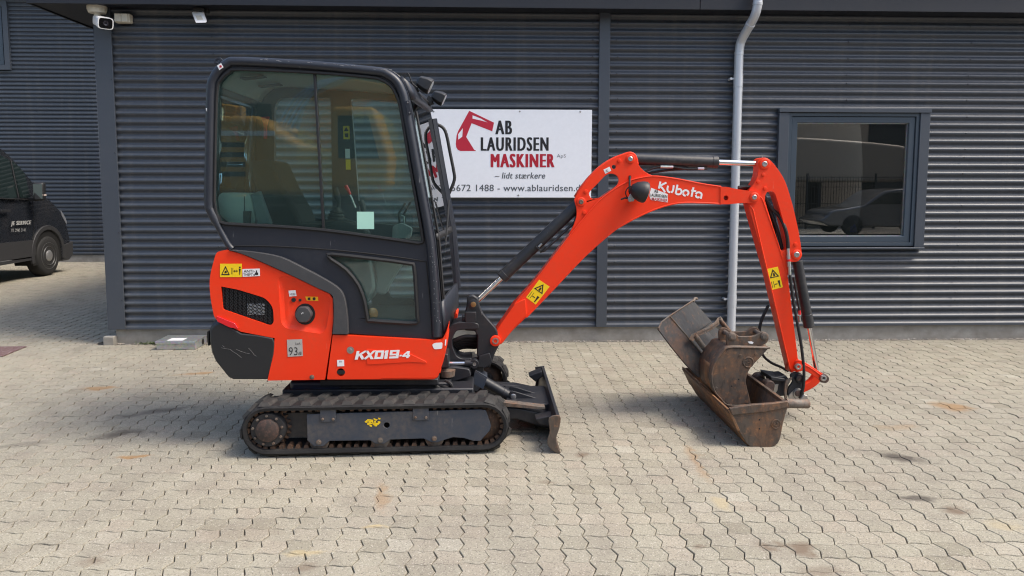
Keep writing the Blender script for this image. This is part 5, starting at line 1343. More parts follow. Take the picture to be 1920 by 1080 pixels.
# boom cylinder
YCY = YA + BW / 2
def cylinder(name, p0, p1, t0, t1, r_b, r_r, parent=exc, gland=True):
    """barrel between the fractions t0..t1 of p0-p1, rod for the rest"""
    p0, p1 = Vector(p0), Vector(p1)
    q = lambda t: p0 + (p1 - p0) * t
    o = part(name, GUNM, parent, lambda m: m.cyl(q(t0), q(t1), r_b, n=24).lathe(q(t0) if t0 > 1e-3 else q(t1), (p1 - p0) if t0 < 1e-3 else (p0 - p1), [(-0.035, r_b + 0.003), (0.0, r_b + 0.003), (0.006, r_b - 0.006)], 24), bevel=0.002)
    a_, b_ = (q(0), q(t0)) if t0 > 1e-3 else (q(t1), q(1))
    part('rod', CHROME, o, lambda m: m.cyl(a_, b_, r_r, n=18))
    e_ = p0 if t0 > 1e-3 else p1
    part('rod_eye', GUNM, o, lambda m: m.lathe(e_ - Vector((0, 0.028, 0)), (0, 1, 0), [(0, r_r * 2.0), (0.056, r_r * 2.0)], 20))
    return o
bc = cylinder('boom_cylinder', W(887.6, 570.7, YCY), W(1089.6, 378.5, YCY), 0.265, 0.985, 0.041, 0.019)
part('supply_pipe', GUNM, bc, lambda m: m.tube(PX([(1012, 472), (1020, 470), (1078, 416), (1082, 404)], YCY - 0.025), 0.009, 8).tube(PX([(1005, 462), (1014, 470), (1022, 462)], YCY - 0.045), 0.007, 8))
part('pipe_fitting', STEEL, bc, lambda m: m.cyl(W(1010, 463, YCY - 0.05), W(1016, 457, YCY - 0.05), 0.008, n=8))
# arm cylinder
acy = cylinder('arm_cylinder', W(1182, 298, YCY), W(1433.7, 307.5, YCY), 0.0, 0.645, 0.0385, 0.0185)
part('supply_pipe', HOSE, acy, lambda m: m.tube(smooth_path([tuple(W(x, y, YCY - 0.02)) for x, y in ((1206, 324), (1222, 316), (1240, 312.5), (1262, 313), (1290, 317), (1326, 316))], 3), 0.008, 8).tube(smooth_path([tuple(W(x, y, YCY)) for x, y in ((1208, 326), (1230, 322), (1262, 318), (1290, 316))], 3), 0.008, 8))
part('pipe_fitting', GALV, acy, lambda m: m.cyl(W(1238, 312.5, YCY - 0.02), W(1262, 313, YCY - 0.02), 0.0105, n=8).cyl(W(1308, 316, YCY - 0.02), W(1320, 316, YCY - 0.02), 0.010, n=8), bevel=0.001)
# arm
YR, AW = 4.90, 0.10
arm_px = smooth_path([(1421, 303), (1425, 297.5), (1434, 295.5), (1443, 299.5), (1457, 315), (1472, 340), (1483.5, 375), (1492.5, 411), (1499.5, 446), (1503, 474), (1501, 485), (1494, 490.5), (1484, 491)], 3) + [(1479, 497), (1477, 518), (1486, 590), (1496, 672)] + circ(1495, 686.5, 11, 8, -70, 120) + [(1483.5, 699), (1462, 610), (1438, 507), (1403, 384), (1403, 372), (1405, 357)] + smooth_path([(1405, 356), (1416, 341), (1421.5, 326), (1422, 314)], 3)
arm_slot = smooth_path([(1437, 362), (1443, 359), (1451, 360.5), (1457, 374), (1467, 409), (1474.5, 440), (1477, 462), (1471, 469.5), (1464, 468.5), (1459, 458), (1445, 411), (1434.5, 376)], 2, True)
arm = MB(); arm.extrude(PX(arm_px, YR), (0, AW, 0), [PX(arm_slot, YR)])
arm = arm.build('dipper_arm', RED, exc, bevel=0.005)
m = MB(); m.tube(PX(smooth_path([(1404, 384), (1412, 394), (1414, 404), (1438, 507), (1462, 610), (1481, 692)], 3), YR + 0.001), 0.0055, 6); m.tube(PX(smooth_path([(1420, 366), (1428, 372), (1436, 392), (1461, 465), (1475, 513)], 3), YR + 0.001), 0.005, 6)
m.build('weld_flange', RED, arm)
pin(1433.7, 307.5, YR, arm, r_=0.037, core=STEEL, rc=0.018); pin(1493.7, 477.5, YR, arm, r_=0.034, core=STEEL, rc=0.019)
for (x, y) in ((1431.5, 327.5), (1421.8, 341), (1434.5, 353), (1491.5, 458)):
    part('boss_bolt', RED, arm, lambda m: m.lathe(W(x, y, YR), (0, -1, 0), [(0, 0.013), (0.007, 0.012), (0.008, 0.005)], 14))
part('grease_nipple', STEEL, arm, lambda m: m.cyl(W(1429.5, 297, YR + 0.03), W(1429.5, 292.5, YR + 0.03), 0.005, n=8))
warn_upright(arm, [(1437.5, 504.5), (1458.5, 500), (1468, 538.5), (1447.5, 543.5)], YR)
bk = cylinder('bucket_cylinder', W(1493.7, 480, YR + AW / 2), W(1543, 708, YR + AW / 2), 0.03, 0.60, 0.036, 0.0165) if False else None
def bucket_cyl():
    p0, p1 = W(1493.7, 482, YR + AW / 2), W(1533, 704, YR + AW / 2)
    q = lambda t: p0 + (p1 - p0) * t
    o = part('bucket_cylinder', GUNM, exc, lambda m: m.cyl(q(0.03), q(0.585), 0.0335, 0.0335, n=24).lathe(q(0.585), p1 - p0, [(-0.09, 0.0365), (0.0, 0.0365), (0.004, 0.030)], 24), bevel=0.002)
    part('rod', CHROME, o, lambda m: m.cyl(q(0.58), q(0.99), 0.0165, n=18))
    part('rod_eye', GUNM, o, lambda m: m.lathe(W(1543, 709, YR + 0.02), (0, 1, 0), [(0, 0.032), (0.05, 0.032)], 20))
    part('pipe_fitting', STEEL, o, lambda m: m.cyl(W(1498, 592, YR + 0.01), W(1500, 604, YR + 0.01), 0.009, n=8))
    part('hose_end_cap', REDLENS, o, lambda m: m.cyl(W(1499, 582, YR + 0.01), W(1499.5, 590, YR + 0.01), 0.009, n=8))
    part('supply_pipe', HOSE, o, lambda m: m.tube(PX([(1488, 520), (1494, 556), (1499, 582)], YR + 0.01), 0.008, 8))
bucket_cyl()
hz = [(1434, 372), (1448, 388), (1460, 404), (1472, 428), (1477, 452), (1478, 468)]
for k, seq_ in enumerate(([(1384, 352), (1405, 351), (1430, 365), (1446, 390), (1461, 405), (1472, 428), (1477, 452), (1477.5, 468)], [(1384, 356), (1410, 354), (1432, 372), (1448, 405), (1460, 440), (1467, 470)], [(1434, 380), (1446, 412), (1452, 438), (1459, 466)])):
    part('hydraulic_hose', HOSE, exc, lambda m: m.tube(smooth_path([tuple(W(x, y, YR + (0.0 if k == 0 and x > 1470 else 0.035 + 0.02 * k))) for x, y in seq_], 4), 0.0125, 8))
part('hose_coupling', GALV, exc, lambda m: m.cyl(W(1477.5, 466, YR - 0.01), W(1478, 478, YR - 0.01), 0.0095, n=10).cyl(W(1478, 478, YR - 0.01), W(1478.5, 486, YR - 0.01), 0.012, n=6).cyl(W(1478.5, 490, YR - 0.01), W(1480, 500, YR - 0.01), 0.0125, n=6).cyl(W(1480, 500, YR - 0.01), W(1481, 517, YR - 0.01), 0.0095, n=10))
part('coupling_ring', REDLENS, exc, lambda m: m.cyl(W(1478.4, 486, YR - 0.01), W(1478.9, 490, YR - 0.01), 0.0135, n=12))
part('hydraulic_hose', HOSE, exc, lambda m: m.tube(smooth_path([tuple(W(x, y, YR - 0.02 - 0.04 * k_)) for k_, (x, y) in zip((0, 0.2, .4, .7, 1, 1, .8, .4), ((1481, 516), (1487, 560), (1494, 600), (1502, 645), (1507, 690), (1507, 718), (1503, 738), (1497, 746)))], 4), 0.0105, 8))
part('hydraulic_hose', HOSE, exc, lambda m: m.tube(smooth_path([tuple(W(x, y, 5.02)) for x, y in ((1441, 572), (1436, 582), (1428, 600), (1424, 618), (1424, 636))], 4), 0.011, 8))
part('hydraulic_hose', HOSE, exc, lambda m: m.tube(smooth_path([tuple(W(x, y, 5.02)) for x, y in ((1424, 652), (1432, 668), (1446, 680), (1464, 688), (1478, 696))], 4), 0.009, 8))
# bucket linkage
link = plate('guide_link', RED, exc, smooth_path([(1490, 682), (1495, 675), (1505, 677), (1522, 687), (1540, 699), (1550, 707), (1548, 715), (1540, 716), (1530, 708), (1515, 698), (1500, 694), (1492, 692)], 3, True), YR - 0.035, 0.016, bevel=0.004)
plate('link_side', RED, link, smooth_path([(1490, 682), (1495, 675), (1505, 677), (1522, 687), (1540, 699), (1550, 707), (1548, 715), (1540, 716), (1530, 708), (1515, 698), (1500, 694), (1492, 692)], 3, True), YR + AW + 0.02, 0.016, bevel=0.004)
m = MB(); m.tube(PX(smooth_path([(1503, 681), (1520, 690), (1538, 703)], 3), YR - 0.036), 0.004, 6); m.build('link_rib', RED, link)
lk2 = plate('bucket_link', RED, exc, smooth_path([(1530, 702), (1540, 704), (1541, 712), (1530, 724), (1515, 733), (1505, 736), (1501, 728), (1507, 722), (1520, 714)], 3, True), YR + 0.02, 0.05, bevel=0.006)
for (x, y, r_, mt) in ((1496.7, 687.4, 0.026, RED), (1544, 709, 0.026, HUB), ):
    part('pin_boss', mt, link, lambda m: m.lathe(W(x, y, YR - 0.035), (0, -1, 0), [(-0.02, r_ + 0.004), (0.02, r_ + 0.002), (0.028, r_), (0.03, r_ - 0.006)], 22))
    part('pin', STEEL, link, lambda m: m.lathe(W(x, y, YR - 0.062), (0, -1, 0), [(-0.01, r_ - 0.004), (0.006, r_ - 0.006), (0.008, 0.012), (0.002, 0.008)], 18))
# quick hitch
hitch = plate('quick_hitch', GUNM, exc, smooth_path([(1482, 704), (1490, 698), (1502, 700), (1507, 710), (1504, 724), (1508, 738), (1502, 748), (1488, 749), (1478, 744), (1478, 728), (1486, 716)], 3, True), YR - 0.03, 0.018, bevel=0.004)
plate('hitch_side', GUNM, hitch, smooth_path([(1482, 704), (1490, 698), (1502, 700), (1507, 710), (1504, 724), (1508, 738), (1502, 748), (1488, 749), (1478, 744), (1478, 728), (1486, 716)], 3, True), YR + 0.11, 0.018, bevel=0.004)
part('hitch_body', GUNM, hitch, lambda m: m.extrude(PX([(1446, 708), (1474, 704), (1480, 712), (1476, 742), (1452, 744), (1450, 722)], YR - 0.01), (0, 0.13, 0)).extrude(PX([(1445, 706), (1472, 710), (1474, 716), (1446, 714)], YR - 0.04), (0, 0.20, 0)), bevel=0.005)
part('hitch_plate', DIRTYSTEEL, hitch, lambda m: m.extrude(PX(smooth_path([(1473, 716), (1478, 712), (1486, 708), (1478, 722), (1475, 740), (1478, 752), (1473, 752), (1471, 734)], 2, True), YR - 0.05), (0, 0.015, 0)))
for (x, y, r_, mt) in ((1498, 709, 0.028, GUNM), (1495.4, 737.5, 0.034, STEEL)):
    part('pin_boss', mt, hitch, lambda m: m.lathe(W(x, y, YR - 0.03), (0, -1, 0), [(-0.01, r_ + 0.004), (0.008, r_ + 0.002), (0.016, r_ - 0.002), (0.017, r_ * 0.6)], 22))
    part('pin', HUB, hitch, lambda m: m.lathe(W(x, y, YR - 0.045), (0, -1, 0), [(-0.01, r_ * 0.62), (0.006, r_ * 0.6), (0.008, r_ * 0.4)], 18))
part('lever', STEEL, hitch, lambda m: m.extrude(PX(smooth_path([(1477, 744), (1484, 736), (1494, 729), (1500, 734), (1494, 746), (1482, 748)], 2, True), YR - 0.036), (0, 0.006, 0)).lathe(W(1481, 742, YR - 0.036), (0, -1, 0), [(0, 0.013), (0.008, 0.012)], 14))
part('hitch_knob', HUB, hitch, lambda m: m.lathe(W(1443.5, 724, YR - 0.05), (0, 1, 0), [(0, 0.032), (0.02, 0.042), (0.05, 0.042), (0.06, 0.03)], 22).lathe(W(1425, 712, YR + 0.12), (0, 1, 0), [(0, 0.03), (0.02, 0.045), (0.05, 0.045)], 22).extrude(PX(smooth_path([(1430, 722), (1440, 714), (1452, 718), (1451, 732), (1442, 742), (1430, 732)], 2, True), YR - 0.02), (0, 0.02, 0)).cyl(W(1441, 724, YR), W(1425, 712, YR + 0.14), 0.018), bevel=0.002)
part('hitch_cheek', STEEL, hitch, lambda m: m.extrude(PX([(1446, 722), (1460, 720), (1458, 732), (1448, 746), (1442, 742)], YR - 0.012), (0, 0.008, 0)), bevel=0.002)

# ================================================================ buckets
def shell(profile, y0, y1, th, name, mat, parent):
    """curved sheet following a profile of (x, z) from y0 to y1"""
    m = MB(); m.sheet([[Vector((x, y, z)) for x, z in profile] for y in (y0, (y0 + y1) / 2, y1)])
    return m.build(name, mat, parent, solid=th, smooth=40, recalc=False)
# wide ditching bucket on the hitch: opening up, lip to the left
YN, YFAR = 4.40, 5.46
wb = empty('ditching_bucket', G(1430, 838), 'wide rusty ditching bucket standing on the paving under the arm with other buckets in it', 'bucket')
prof_px = [(1365, 771), (1384, 806), (1399, 830), (1408, 836), (1433, 838), (1450, 835), (1460, 824), (1467, 790), (1477, 757)]
pr = [(p.x, p.z) for p in PX(smooth_path(prof_px, 3), YN)]
nl = 8
shell(pr[:10], YN, YFAR, 0.012, 'front_plate', BUCKETL, wb)
shell(pr[9:], YN, YFAR, 0.012, 'back_plate', BUCKETR, wb)
for yy, nm in ((YN - 0.012, 'end_plate'), (YFAR, 'end_plate')):
    m = MB(); m.extrude([Vector((x, yy, z)) for x, z in pr], (0, 0.012, 0))
    ep = m.build(nm, BUCKETR, wb, bevel=0.003)
    if yy < 5:
        part('cast_mark', BUCKETR, ep, lambda m: m.lathe(W(1455, 795, YN - 0.012), (0, -1, 0), [(0, 0.030), (0.004, 0.030), (0.005, 0.026), (0.0015, 0.024), (0.0015, 0.0)], 24).box(*[v for a_, b_ in zip(W(1450, 798, YN), W(1453, 791, YN)) for v in ()]) if False else m.lathe(W(1455, 795, YN - 0.012), (0, -1, 0), [(0, 0.030), (0.004, 0.030), (0.005, 0.026), (0.0015, 0.024), (0.0015, 0.0)], 24))
        for (dx_, dz_, a_) in ((-0.010, 0.006, 0.5), (0.008, 0.008, -0.6), (0.0, -0.010, 0.1), (-0.012, -0.006, -0.3)):
            part('cast_letter', BUCKETR, ep, lambda m: m.obox(W(1455, 795, YN - 0.015) + Vector((dx_, 0, dz_)), (0.006 * math.cos(a_), 0, 0.006 * math.sin(a_)), (0, 0.003, 0), (-0.003 * math.sin(a_), 0, 0.003 * math.cos(a_))))
        for (x, y) in ((1424, 787), (1424, 804)): part('bolt_hole', DARKHOLE, ep, lambda m: m.lathe(W(x, y, YN - 0.0125), (0, -1, 0), [(0, 0.0055), (0.0008, 0.005)], 10))
rim_px = [(1363, 770), (1372, 778), (1477, 762), (1477.5, 752), (1440, 758), (1400, 760), (1366, 762)]
m = MB(); m.extrude(PX([(1368, 766), (1373, 779), (1440, 772), (1477, 764), (1478, 752), (1450, 756.5), (1410, 759)], YN - 0.020), (0, 0.03, 0))
m.build('rim_bar', BUCKETR, wb, bevel=0.004)
lipz = pr[0]
part('cutting_lip', BUCKETL, wb, lambda m: m.extrude([Vector((pr[0][0] - 0.004, YN - 0.015, pr[0][1] + 0.012)), Vector((pr[0][0] + 0.012, YN - 0.015, pr[0][1] + 0.010)), Vector((pr[3][0] + 0.008, YN - 0.015, pr[3][1])), Vector((pr[3][0] - 0.010, YN - 0.015, pr[3][1] - 0.004))], (0, YFAR - YN + 0.03, 0)), bevel=0.003)
part('back_rim', BUCKETR, wb, lambda m: m.box(pr[-1][0] - 0.012, pr[-1][0] + 0.012, YN, YFAR, pr[-1][1] - 0.03, pr[-1][1] + 0.006), bevel=0.003)
a_, b_ = W(1474, 756, 4.56), W(1519, 757, 4.56)
tb = part('hinge_tube', DIRTYSTEEL, wb, lambda m: m.lathe(a_, b_ - a_, [(0, 0.030), (0.14, 0.030), (0.145, 0.027), (0.145, 0.018), (0.10, 0.017)], 26))
part('tube_lug', STEEL, wb, lambda m: m.extrude(PX([(1502, 748), (1508, 740), (1514, 742), (1516, 750), (1505, 752)], 4.56), (0, 0.012, 0)), bevel=0.002)
# narrow digging bucket lying in it, ears up
nb = empty('digging_bucket', W(1380, 758, 4.75), 'narrow brown digging bucket with its ears up, resting inside the wide bucket', 'bucket')
N0, N1 = 4.72, 5.00
nside = smooth_path([(1441, 653.5), (1424, 672), (1408, 689), (1401, 703), (1398.5, 718), (1404, 740), (1408, 757)], 2) + smooth_path([(1366, 759), (1352, 747), (1342, 734), (1335.5, 714), (1337, 692), (1345, 675), (1357, 661), (1366, 653)], 3)
for yy in (N0, N1 - 0.012):
    m = MB(); m.extrude([p + Vector((0, yy - N0, 0)) for p in PX(nside, N0)], (0, 0.012, 0))
    sp = m.build('side_plate', BUCKETR, nb, bevel=0.003)
    if yy == N0:
        part('cast_mark', BUCKETR, sp, lambda m: m.lathe(W(1403, 679, N0), (0, -1, 0), [(0, 0.037), (0.004, 0.037), (0.006, 0.032), (0.002, 0.029), (0.002, 0.0)], 26))
        for (dx_, dz_, a__) in ((-0.012, 0.010, 0.5), (0.010, 0.010, -0.6), (0.0, -0.002, 0.1), (-0.010, -0.012, -0.3), (0.014, -0.008, 1.0)):
            part('cast_letter', BUCKETR, sp, lambda m: m.obox(W(1403, 679, N0 - 0.003) + Vector((dx_, 0, dz_)), (0.008 * math.cos(a__), 0, 0.008 * math.sin(a__)), (0, 0.003, 0), (-0.003 * math.sin(a__), 0, 0.003 * math.cos(a__))))
        for (x, y) in ((1388, 667), (1417, 664), (1343, 728)): part('bolt', BUCKETR, sp, lambda m: m.lathe(W(x, y, N0), (0, -1, 0), [(0, 0.010), (0.004, 0.008)], 12))
        for (x, y) in ((1385, 711), (1372, 724)): part('bolt_hole', DARKHOLE, sp, lambda m: m.lathe(W(x, y, N0 - 0.0005), (0, -1, 0), [(0, 0.005), (0.0008, 0.005)], 10))
npx = [(p.x, p.z) for p in PX(smooth_path([(1408, 759), (1366, 760), (1352, 748), (1341, 735), (1334.5, 714), (1336, 692), (1344, 674.5), (1356, 660), (1366, 652), (1404, 652), (1443, 653)], 3), N0)]
shell(npx, N0 - 0.004, N1 + 0.004, 0.010, 'shell', BUCKETR, nb)
part('wear_patch', BUCKETL, nb, lambda m: m.sheet([[Vector((x - 0.0062, y, z)) for x, z in npx[9:17]] for y in (N0 + 0.05, N0 + 0.2)]), recalc=False, solid=0.001)
ear = smooth_path([(1367, 652), (1366.5, 634), (1372, 626.5), (1382, 627), (1390, 633), (1402, 633.5), (1420, 632), (1430, 626), (1438, 625), (1445.5, 630), (1446, 640), (1440, 648), (1430, 650)], 3) + [(1420, 651)]
for yy in (N0 + 0.045, N1 - 0.075):
    m = MB(); m.extrude([p + Vector((0, yy - N0, 0)) for p in PX(ear, N0)], (0, 0.022, 0))
    e_ = m.build('ear', BUCKETR, nb, bevel=0.004)
for (x, y) in ((1377, 634), (1438, 633)):
    p = W(x, y, N0)
    part('ear_pin', DIRTYSTEEL, nb, lambda m: m.cyl((p.x, N0 + 0.03, p.z), (p.x, N1 - 0.04, p.z), 0.015, n=18).lathe((p.x, N0 + 0.045, p.z), (0, -1, 0), [(-0.01, 0.026), (0.006, 0.026), (0.009, 0.022), (0.009, 0.013)], 22))
part('paint_patch', WHITE, nb, lambda m: m.extrude(PX([(1402, 640.5), (1409, 640), (1413, 642), (1411, 645), (1405, 644)], N0 + 0.044), (0, 0.0012, 0)), smooth=0)
# medium grey bucket leaning at the back, behind the narrow one
gb = empty('trenching_bucket', W(1290, 700, 5.0), 'dark grey bucket with square back plate, tipped up at the left inside the wide bucket', 'bucket')
BUCKETM = rusty('half_rusted_steel', (0.050, 0.050, 0.052), (0.12, 0.058, 0.030), 0.42, 1.0, 0.55, 0.2)
A0, B0, C0 = W(1255, 592, 5.02), W(1300, 563, 5.40), W(1292.5, 634, 5.06)
ex_, ey_ = C0 - A0, B0 - A0
nrm = ex_.cross(ey_).normalized()
if nrm.y > 0: nrm = -nrm
def gp(u, v, w): return A0 + ex_ * u + ey_ * v + nrm * w
def slab(name, mat, quad, off, **k):
    m = MB(); m.extrude(quad, off); return m.build(name, mat, gb, bevel=0.003, **k)
slab('back_plate', BUCKETG, [gp(0, 0, 0), gp(1.0, 0, 0), gp(1.0, 1, 0), gp(0, 1, 0)], -nrm * 0.012)
slab('back_plate', BUCKETG, [gp(1.01, 0.02, -0.035), gp(2.3, 0.02, -0.035), gp(2.3, 0.98, -0.035), gp(1.01, 0.98, -0.035)], -nrm * 0.012)
# near side: curved belly strip from the back plate round to the mouth
side = [(1255, 592.5, 5.015), (1292, 634.5, 5.055), (1318, 667, 5.09), (1330, 704, 5.08), (1306, 708, 5.03), (1283, 684, 5.0), (1257, 651, 4.97), (1234, 617, 4.94), (1240, 604, 4.97)]
sp_ = [W(*p) for p in side]
c0_ = sp_[0]; nn_ = (sp_[1] - c0_).cross(sp_[-2] - c0_).normalized()
sp_ = [p - nn_ * (p - c0_).dot(nn_) for p in sp_]
if nn_.y < 0: nn_ = -nn_
slab('side_plate', BUCKETM, sp_, nn_ * 0.012)
slab('side_plate', BUCKETG, [p + ey_ for p in sp_], nn_ * 0.012)
slab('front_plate', BUCKETM, [sp_[0], sp_[-1], sp_[-1] + ey_, sp_[0] + ey_], (sp_[1] - sp_[0]).normalized() * 0.010)
slab('belly_plate', BUCKETM, [sp_[-2], sp_[-4], sp_[-4] + ey_, sp_[-2] + ey_], nn_ * 0.010 + ex_.normalized() * 0.004)
m = MB()
m.tube([sp_[-1] + (sp_[-2] - sp_[-1]) * 0.9, sp_[-1], sp_[0] + nrm * 0.002, gp(0, 1, 0.002)], 0.0055, 6)
m.build('edge_bead', DIRTYSTEEL, gb)
m = MB(); m.tube([sp_[0] + nrm * 0.002, sp_[1], sp_[2]], 0.005, 6); m.build('edge_bead', DIRTYSTEEL, gb)
m = MB(); m.tube([gp(0.03, 0.96, 0.0), gp(0.0, 1.0, 0.006), gp(-0.03, 1.04, 0.012), gp(0.02, 1.08, 0.014)], [0.009, 0.011, 0.012, 0.010], 8); m.build('rim_hook', DIRTYSTEEL, gb)
earp = [(1291, 636, 5.00), (1296, 627, 5.01), (1310, 620.5, 5.05), (1325, 613.5, 5.12), (1340, 603, 5.22), (1346, 595, 5.27), (1351, 593, 5.30), (1353, 597, 5.30), (1345, 606, 5.26), (1332, 615, 5.17), (1318, 622.5, 5.09), (1304, 628, 5.03), (1296, 638, 5.0)]
for dv in (Vector((0, 0, 0)), Vector((0.13, 0.02, -0.13))):
    m = MB(); m.extrude([W(*p) + dv for p in earp], Vector((0.016, 0.006, -0.014)))
    m.build('ear', DIRTYSTEEL, gb, bevel=0.003)
part('ear_pin', DIRTYSTEEL, gb, lambda m: m.cyl(W(1302, 628, 5.03), W(1326, 660, 5.06), 0.019, n=18))
part('ear_pin', DIRTYSTEEL, gb, lambda m: m.cyl(W(1348, 598, 5.27), W(1368, 622, 5.30), 0.017, n=18))

# ================================================================ the sign
YS = 7.455
sg = empty('sign_board', W(940, 370, YS), 'white company sign with red excavator logo screwed to the corrugated wall', 'sign')
SX0, SX1 = W(780, 300, YS).x, W(1109, 300, YS).x
SZ0, SZ1 = W(1000, 370.5, YS).z, W(1000, 205.5, YS).z
part('board', SIGNWHITE, sg, lambda m: m.box(SX0, SX1, YS, YS + 0.012, SZ0, SZ1), bevel=0.0015)
def logo(name, pts, mat):
    m = MB(); m.extrude(PX(pts[0], YS - 0.0012), (0, 0.001, 0), [PX(h, YS - 0.0012) for h in pts[1:]])
    return m.build(name, mat, sg, smooth=0)
SIGNRED2 = plain('sign_logo_red', (0.50, 0.020, 0.045), 0.4)
Z = lambda pts: [(780 + x / 4.908, 180 + y / 4.908) for x, y in pts]
logo('logo', [Z([(490, 136), (718, 245), (702, 325), (512, 250), (462, 376), (535, 494), (550, 500), (548, 506), (410, 506), (385, 495), (370, 470), (366, 440), (374, 362), (388, 322)]),
              Z([(521, 176), (600, 208), (660, 243), (600, 226), (520, 208)]), Z([(432, 294), (426, 374), (388, 402), (388, 352)])], SIGNRED2)
def signtext(txt, z, mat, bold, shear=0.0, nm='lettering', heavy=0.0):
    x0, y0, x1, y1 = z
    return lettering_px(nm, txt, (780 + x0 / 4.908, 180 + y0 / 4.908, 780 + x1 / 4.908, 180 + y1 / 4.908), YS, mat, sg, bold, shear, heavy=heavy)
signtext('AB', (736, 226, 878, 352), BLACKINK, 0.0, heavy=0.007)
signtext('LAURIDSEN', (602, 379, 1214, 505), BLACKINK, 0.0, heavy=0.0065)
signtext('MASKINER', (694, 532, 1268, 657), SIGNRED, 0.0, heavy=0.008)
signtext('ApS', (1296, 535, 1378, 577), SIGNGREY, -0.008)
signtext('– lidt stærkere', (724, 704, 1185, 760), SIGNGREY, 0.0, 0.02, heavy=0.0015)
signtext('Tlf. 5672 1488 - www.ablauridsen.dk', (173, 815, 1560, 876), SIGNGREY, 0.0, heavy=0.001)
for (x, y) in ((813, 209), (974.5, 209), (1088, 209.5), (972, 366), (813, 366), (1088, 366)):
    part('screw', STEEL, sg, lambda m: m.lathe(W(x, y, YS), (0, -1, 0), [(0, 0.009), (0.003, 0.009), (0.004, 0.006)], 10))

# ================================================================ small things on the building
CREAM = plain('cream_plastic', (0.62, 0.58, 0.48), 0.5)
YCM = 7.40
sc_ = empty('security_camera', W(182, 18, YCM), 'white bullet security camera under the eaves at the corner of the building', 'camera')
zc = ZF + 0.010
c0 = W(182, 18, YCM); c0.z = zc
part('mount', CREAM, sc_, lambda m: m.lathe(c0, (0, 0, -1), [(0, 0.088), (0.03, 0.088), (0.062, 0.075), (0.066, 0.04)], 28))
part('arm', CREAM, sc_, lambda m: m.cyl(c0 - Vector((0, 0, 0.06)), c0 - Vector((-0.005, 0, 0.13)), 0.028, 0.032, n=18))
bd = Vector((0.62, -0.72, -0.26)).normalized()
bu = Vector((0, 0, 1)); bu = (bu - bd * bu.dot(bd)).normalized(); bw = bd.cross(bu)
cc = W(194, 42, YCM - 0.10)
def camring(t, k):
    return [cc + bd * t + k * (x * bw + y * bu) for x, y in [(0.062 * math.copysign(abs(math.cos(a)) ** 0.45, math.cos(a)), 0.050 * math.copysign(abs(math.sin(a)) ** 0.45, math.sin(a))) for a in [2 * math.pi * i / 24 for i in range(24)]]]
def camtube(m, rings_, cap=True):
    n = 24
    m.add([p for r_ in rings_ for p in r_], [(a * n + i, a * n + (i + 1) % n, (a + 1) * n + (i + 1) % n, (a + 1) * n + i) for a in range(len(rings_) - 1) for i in range(n)] + [tuple(range(n - 1, -1, -1)), tuple(range((len(rings_) - 1) * n, len(rings_) * n))])
body_ = part('body', WHITE, sc_, lambda m: camtube(m, [camring(-0.16, 0.75), camring(-0.14, 0.92), camring(0.02, 0.95), camring(0.02, 1.08), camring(0.075, 1.08)]))
part('front_glass', plain('black_glossy', (0.008, 0.008, 0.009), 0.08), body_, lambda m: camtube(m, [camring(0.070, 0.93), camring(0.077, 0.93)]))
part('lens', plain('lens_dark', (0.02, 0.02, 0.03), 0.05), body_, lambda m: m.lathe(cc + bd * 0.077, bd, [(0, 0.024), (0.004, 0.022), (0.003, 0.014), (0.0, 0.01)], 20))
jb = empty('junction_box', W(229, 33, YW - 0.01), 'beige electrical junction box on the wall beside the security camera', 'box')
part('housing', CREAM, jb, lambda m: m.box(W(214, 33, 7.42).x, W(243, 33, 7.42).x, 7.42, YW - 0.005, W(229, 42, 7.42).z, W(229, 25, 7.42).z), bevel=0.008)
part('lid', CREAM, jb, lambda m: m.box(W(215, 33, 7.42).x, W(227.6, 33, 7.42).x, 7.408, 7.42, W(229, 41, 7.42).z, W(229, 25.5, 7.42).z).box(W(228.2, 33, 7.42).x, W(240, 33, 7.42).x, 7.408, 7.42, W(229, 41, 7.42).z, W(229, 25.5, 7.42).z), bevel=0.004)
fl = empty('floodlight', W(373, 20, 7.4), 'small white floodlight hanging under the eaves above the cab', 'lamp')
part('panel', WHITE, fl, lambda m: m.extrude([W(359.5, 24, 7.36), W(380, 24, 7.36), W(386.5, 42.5, 7.28), W(367, 43, 7.28)], Vector((0, 0.03, 0.02))), bevel=0.003)
part('led_panel', CREAM, fl, lambda m: m.extrude([W(366, 29, 7.338), W(377, 29, 7.338), W(381, 37, 7.300), W(370, 37.5, 7.300)], Vector((0, 0.002, 0.001))), smooth=0)
part('heat_sink', BLACKP, fl, lambda m: m.extrude([W(361, 23, 7.38), W(382, 23, 7.38), W(389, 43.5, 7.31), W(369, 44.5, 7.31)], Vector((0, 0.035, 0.02))), bevel=0.003)
part('bracket', BLACKP, fl, lambda m: m.box(W(364, 18, 7.38).x, W(384, 18, 7.38).x, 7.36, 7.42, W(373, 21, 7.38).z, W(373, 15, 7.38).z).box(W(372, 18, 7.38).x, W(378, 18, 7.38).x, 7.38, 7.4, W(373, 30, 7.38).z, W(373, 20, 7.38).z), bevel=0.002)
dt = empty('motion_sensor', W(388, 20, 7.42), 'tiny dark sensor box beside the floodlight under the eaves', 'sensor')
part('housing', BLACKP, dt, lambda m: m.box(W(384.5, 18, 7.40).x, W(391, 18, 7.40).x, 7.39, 7.43, W(388, 24, 7.40).z, W(388, 16, 7.40).z), bevel=0.003)

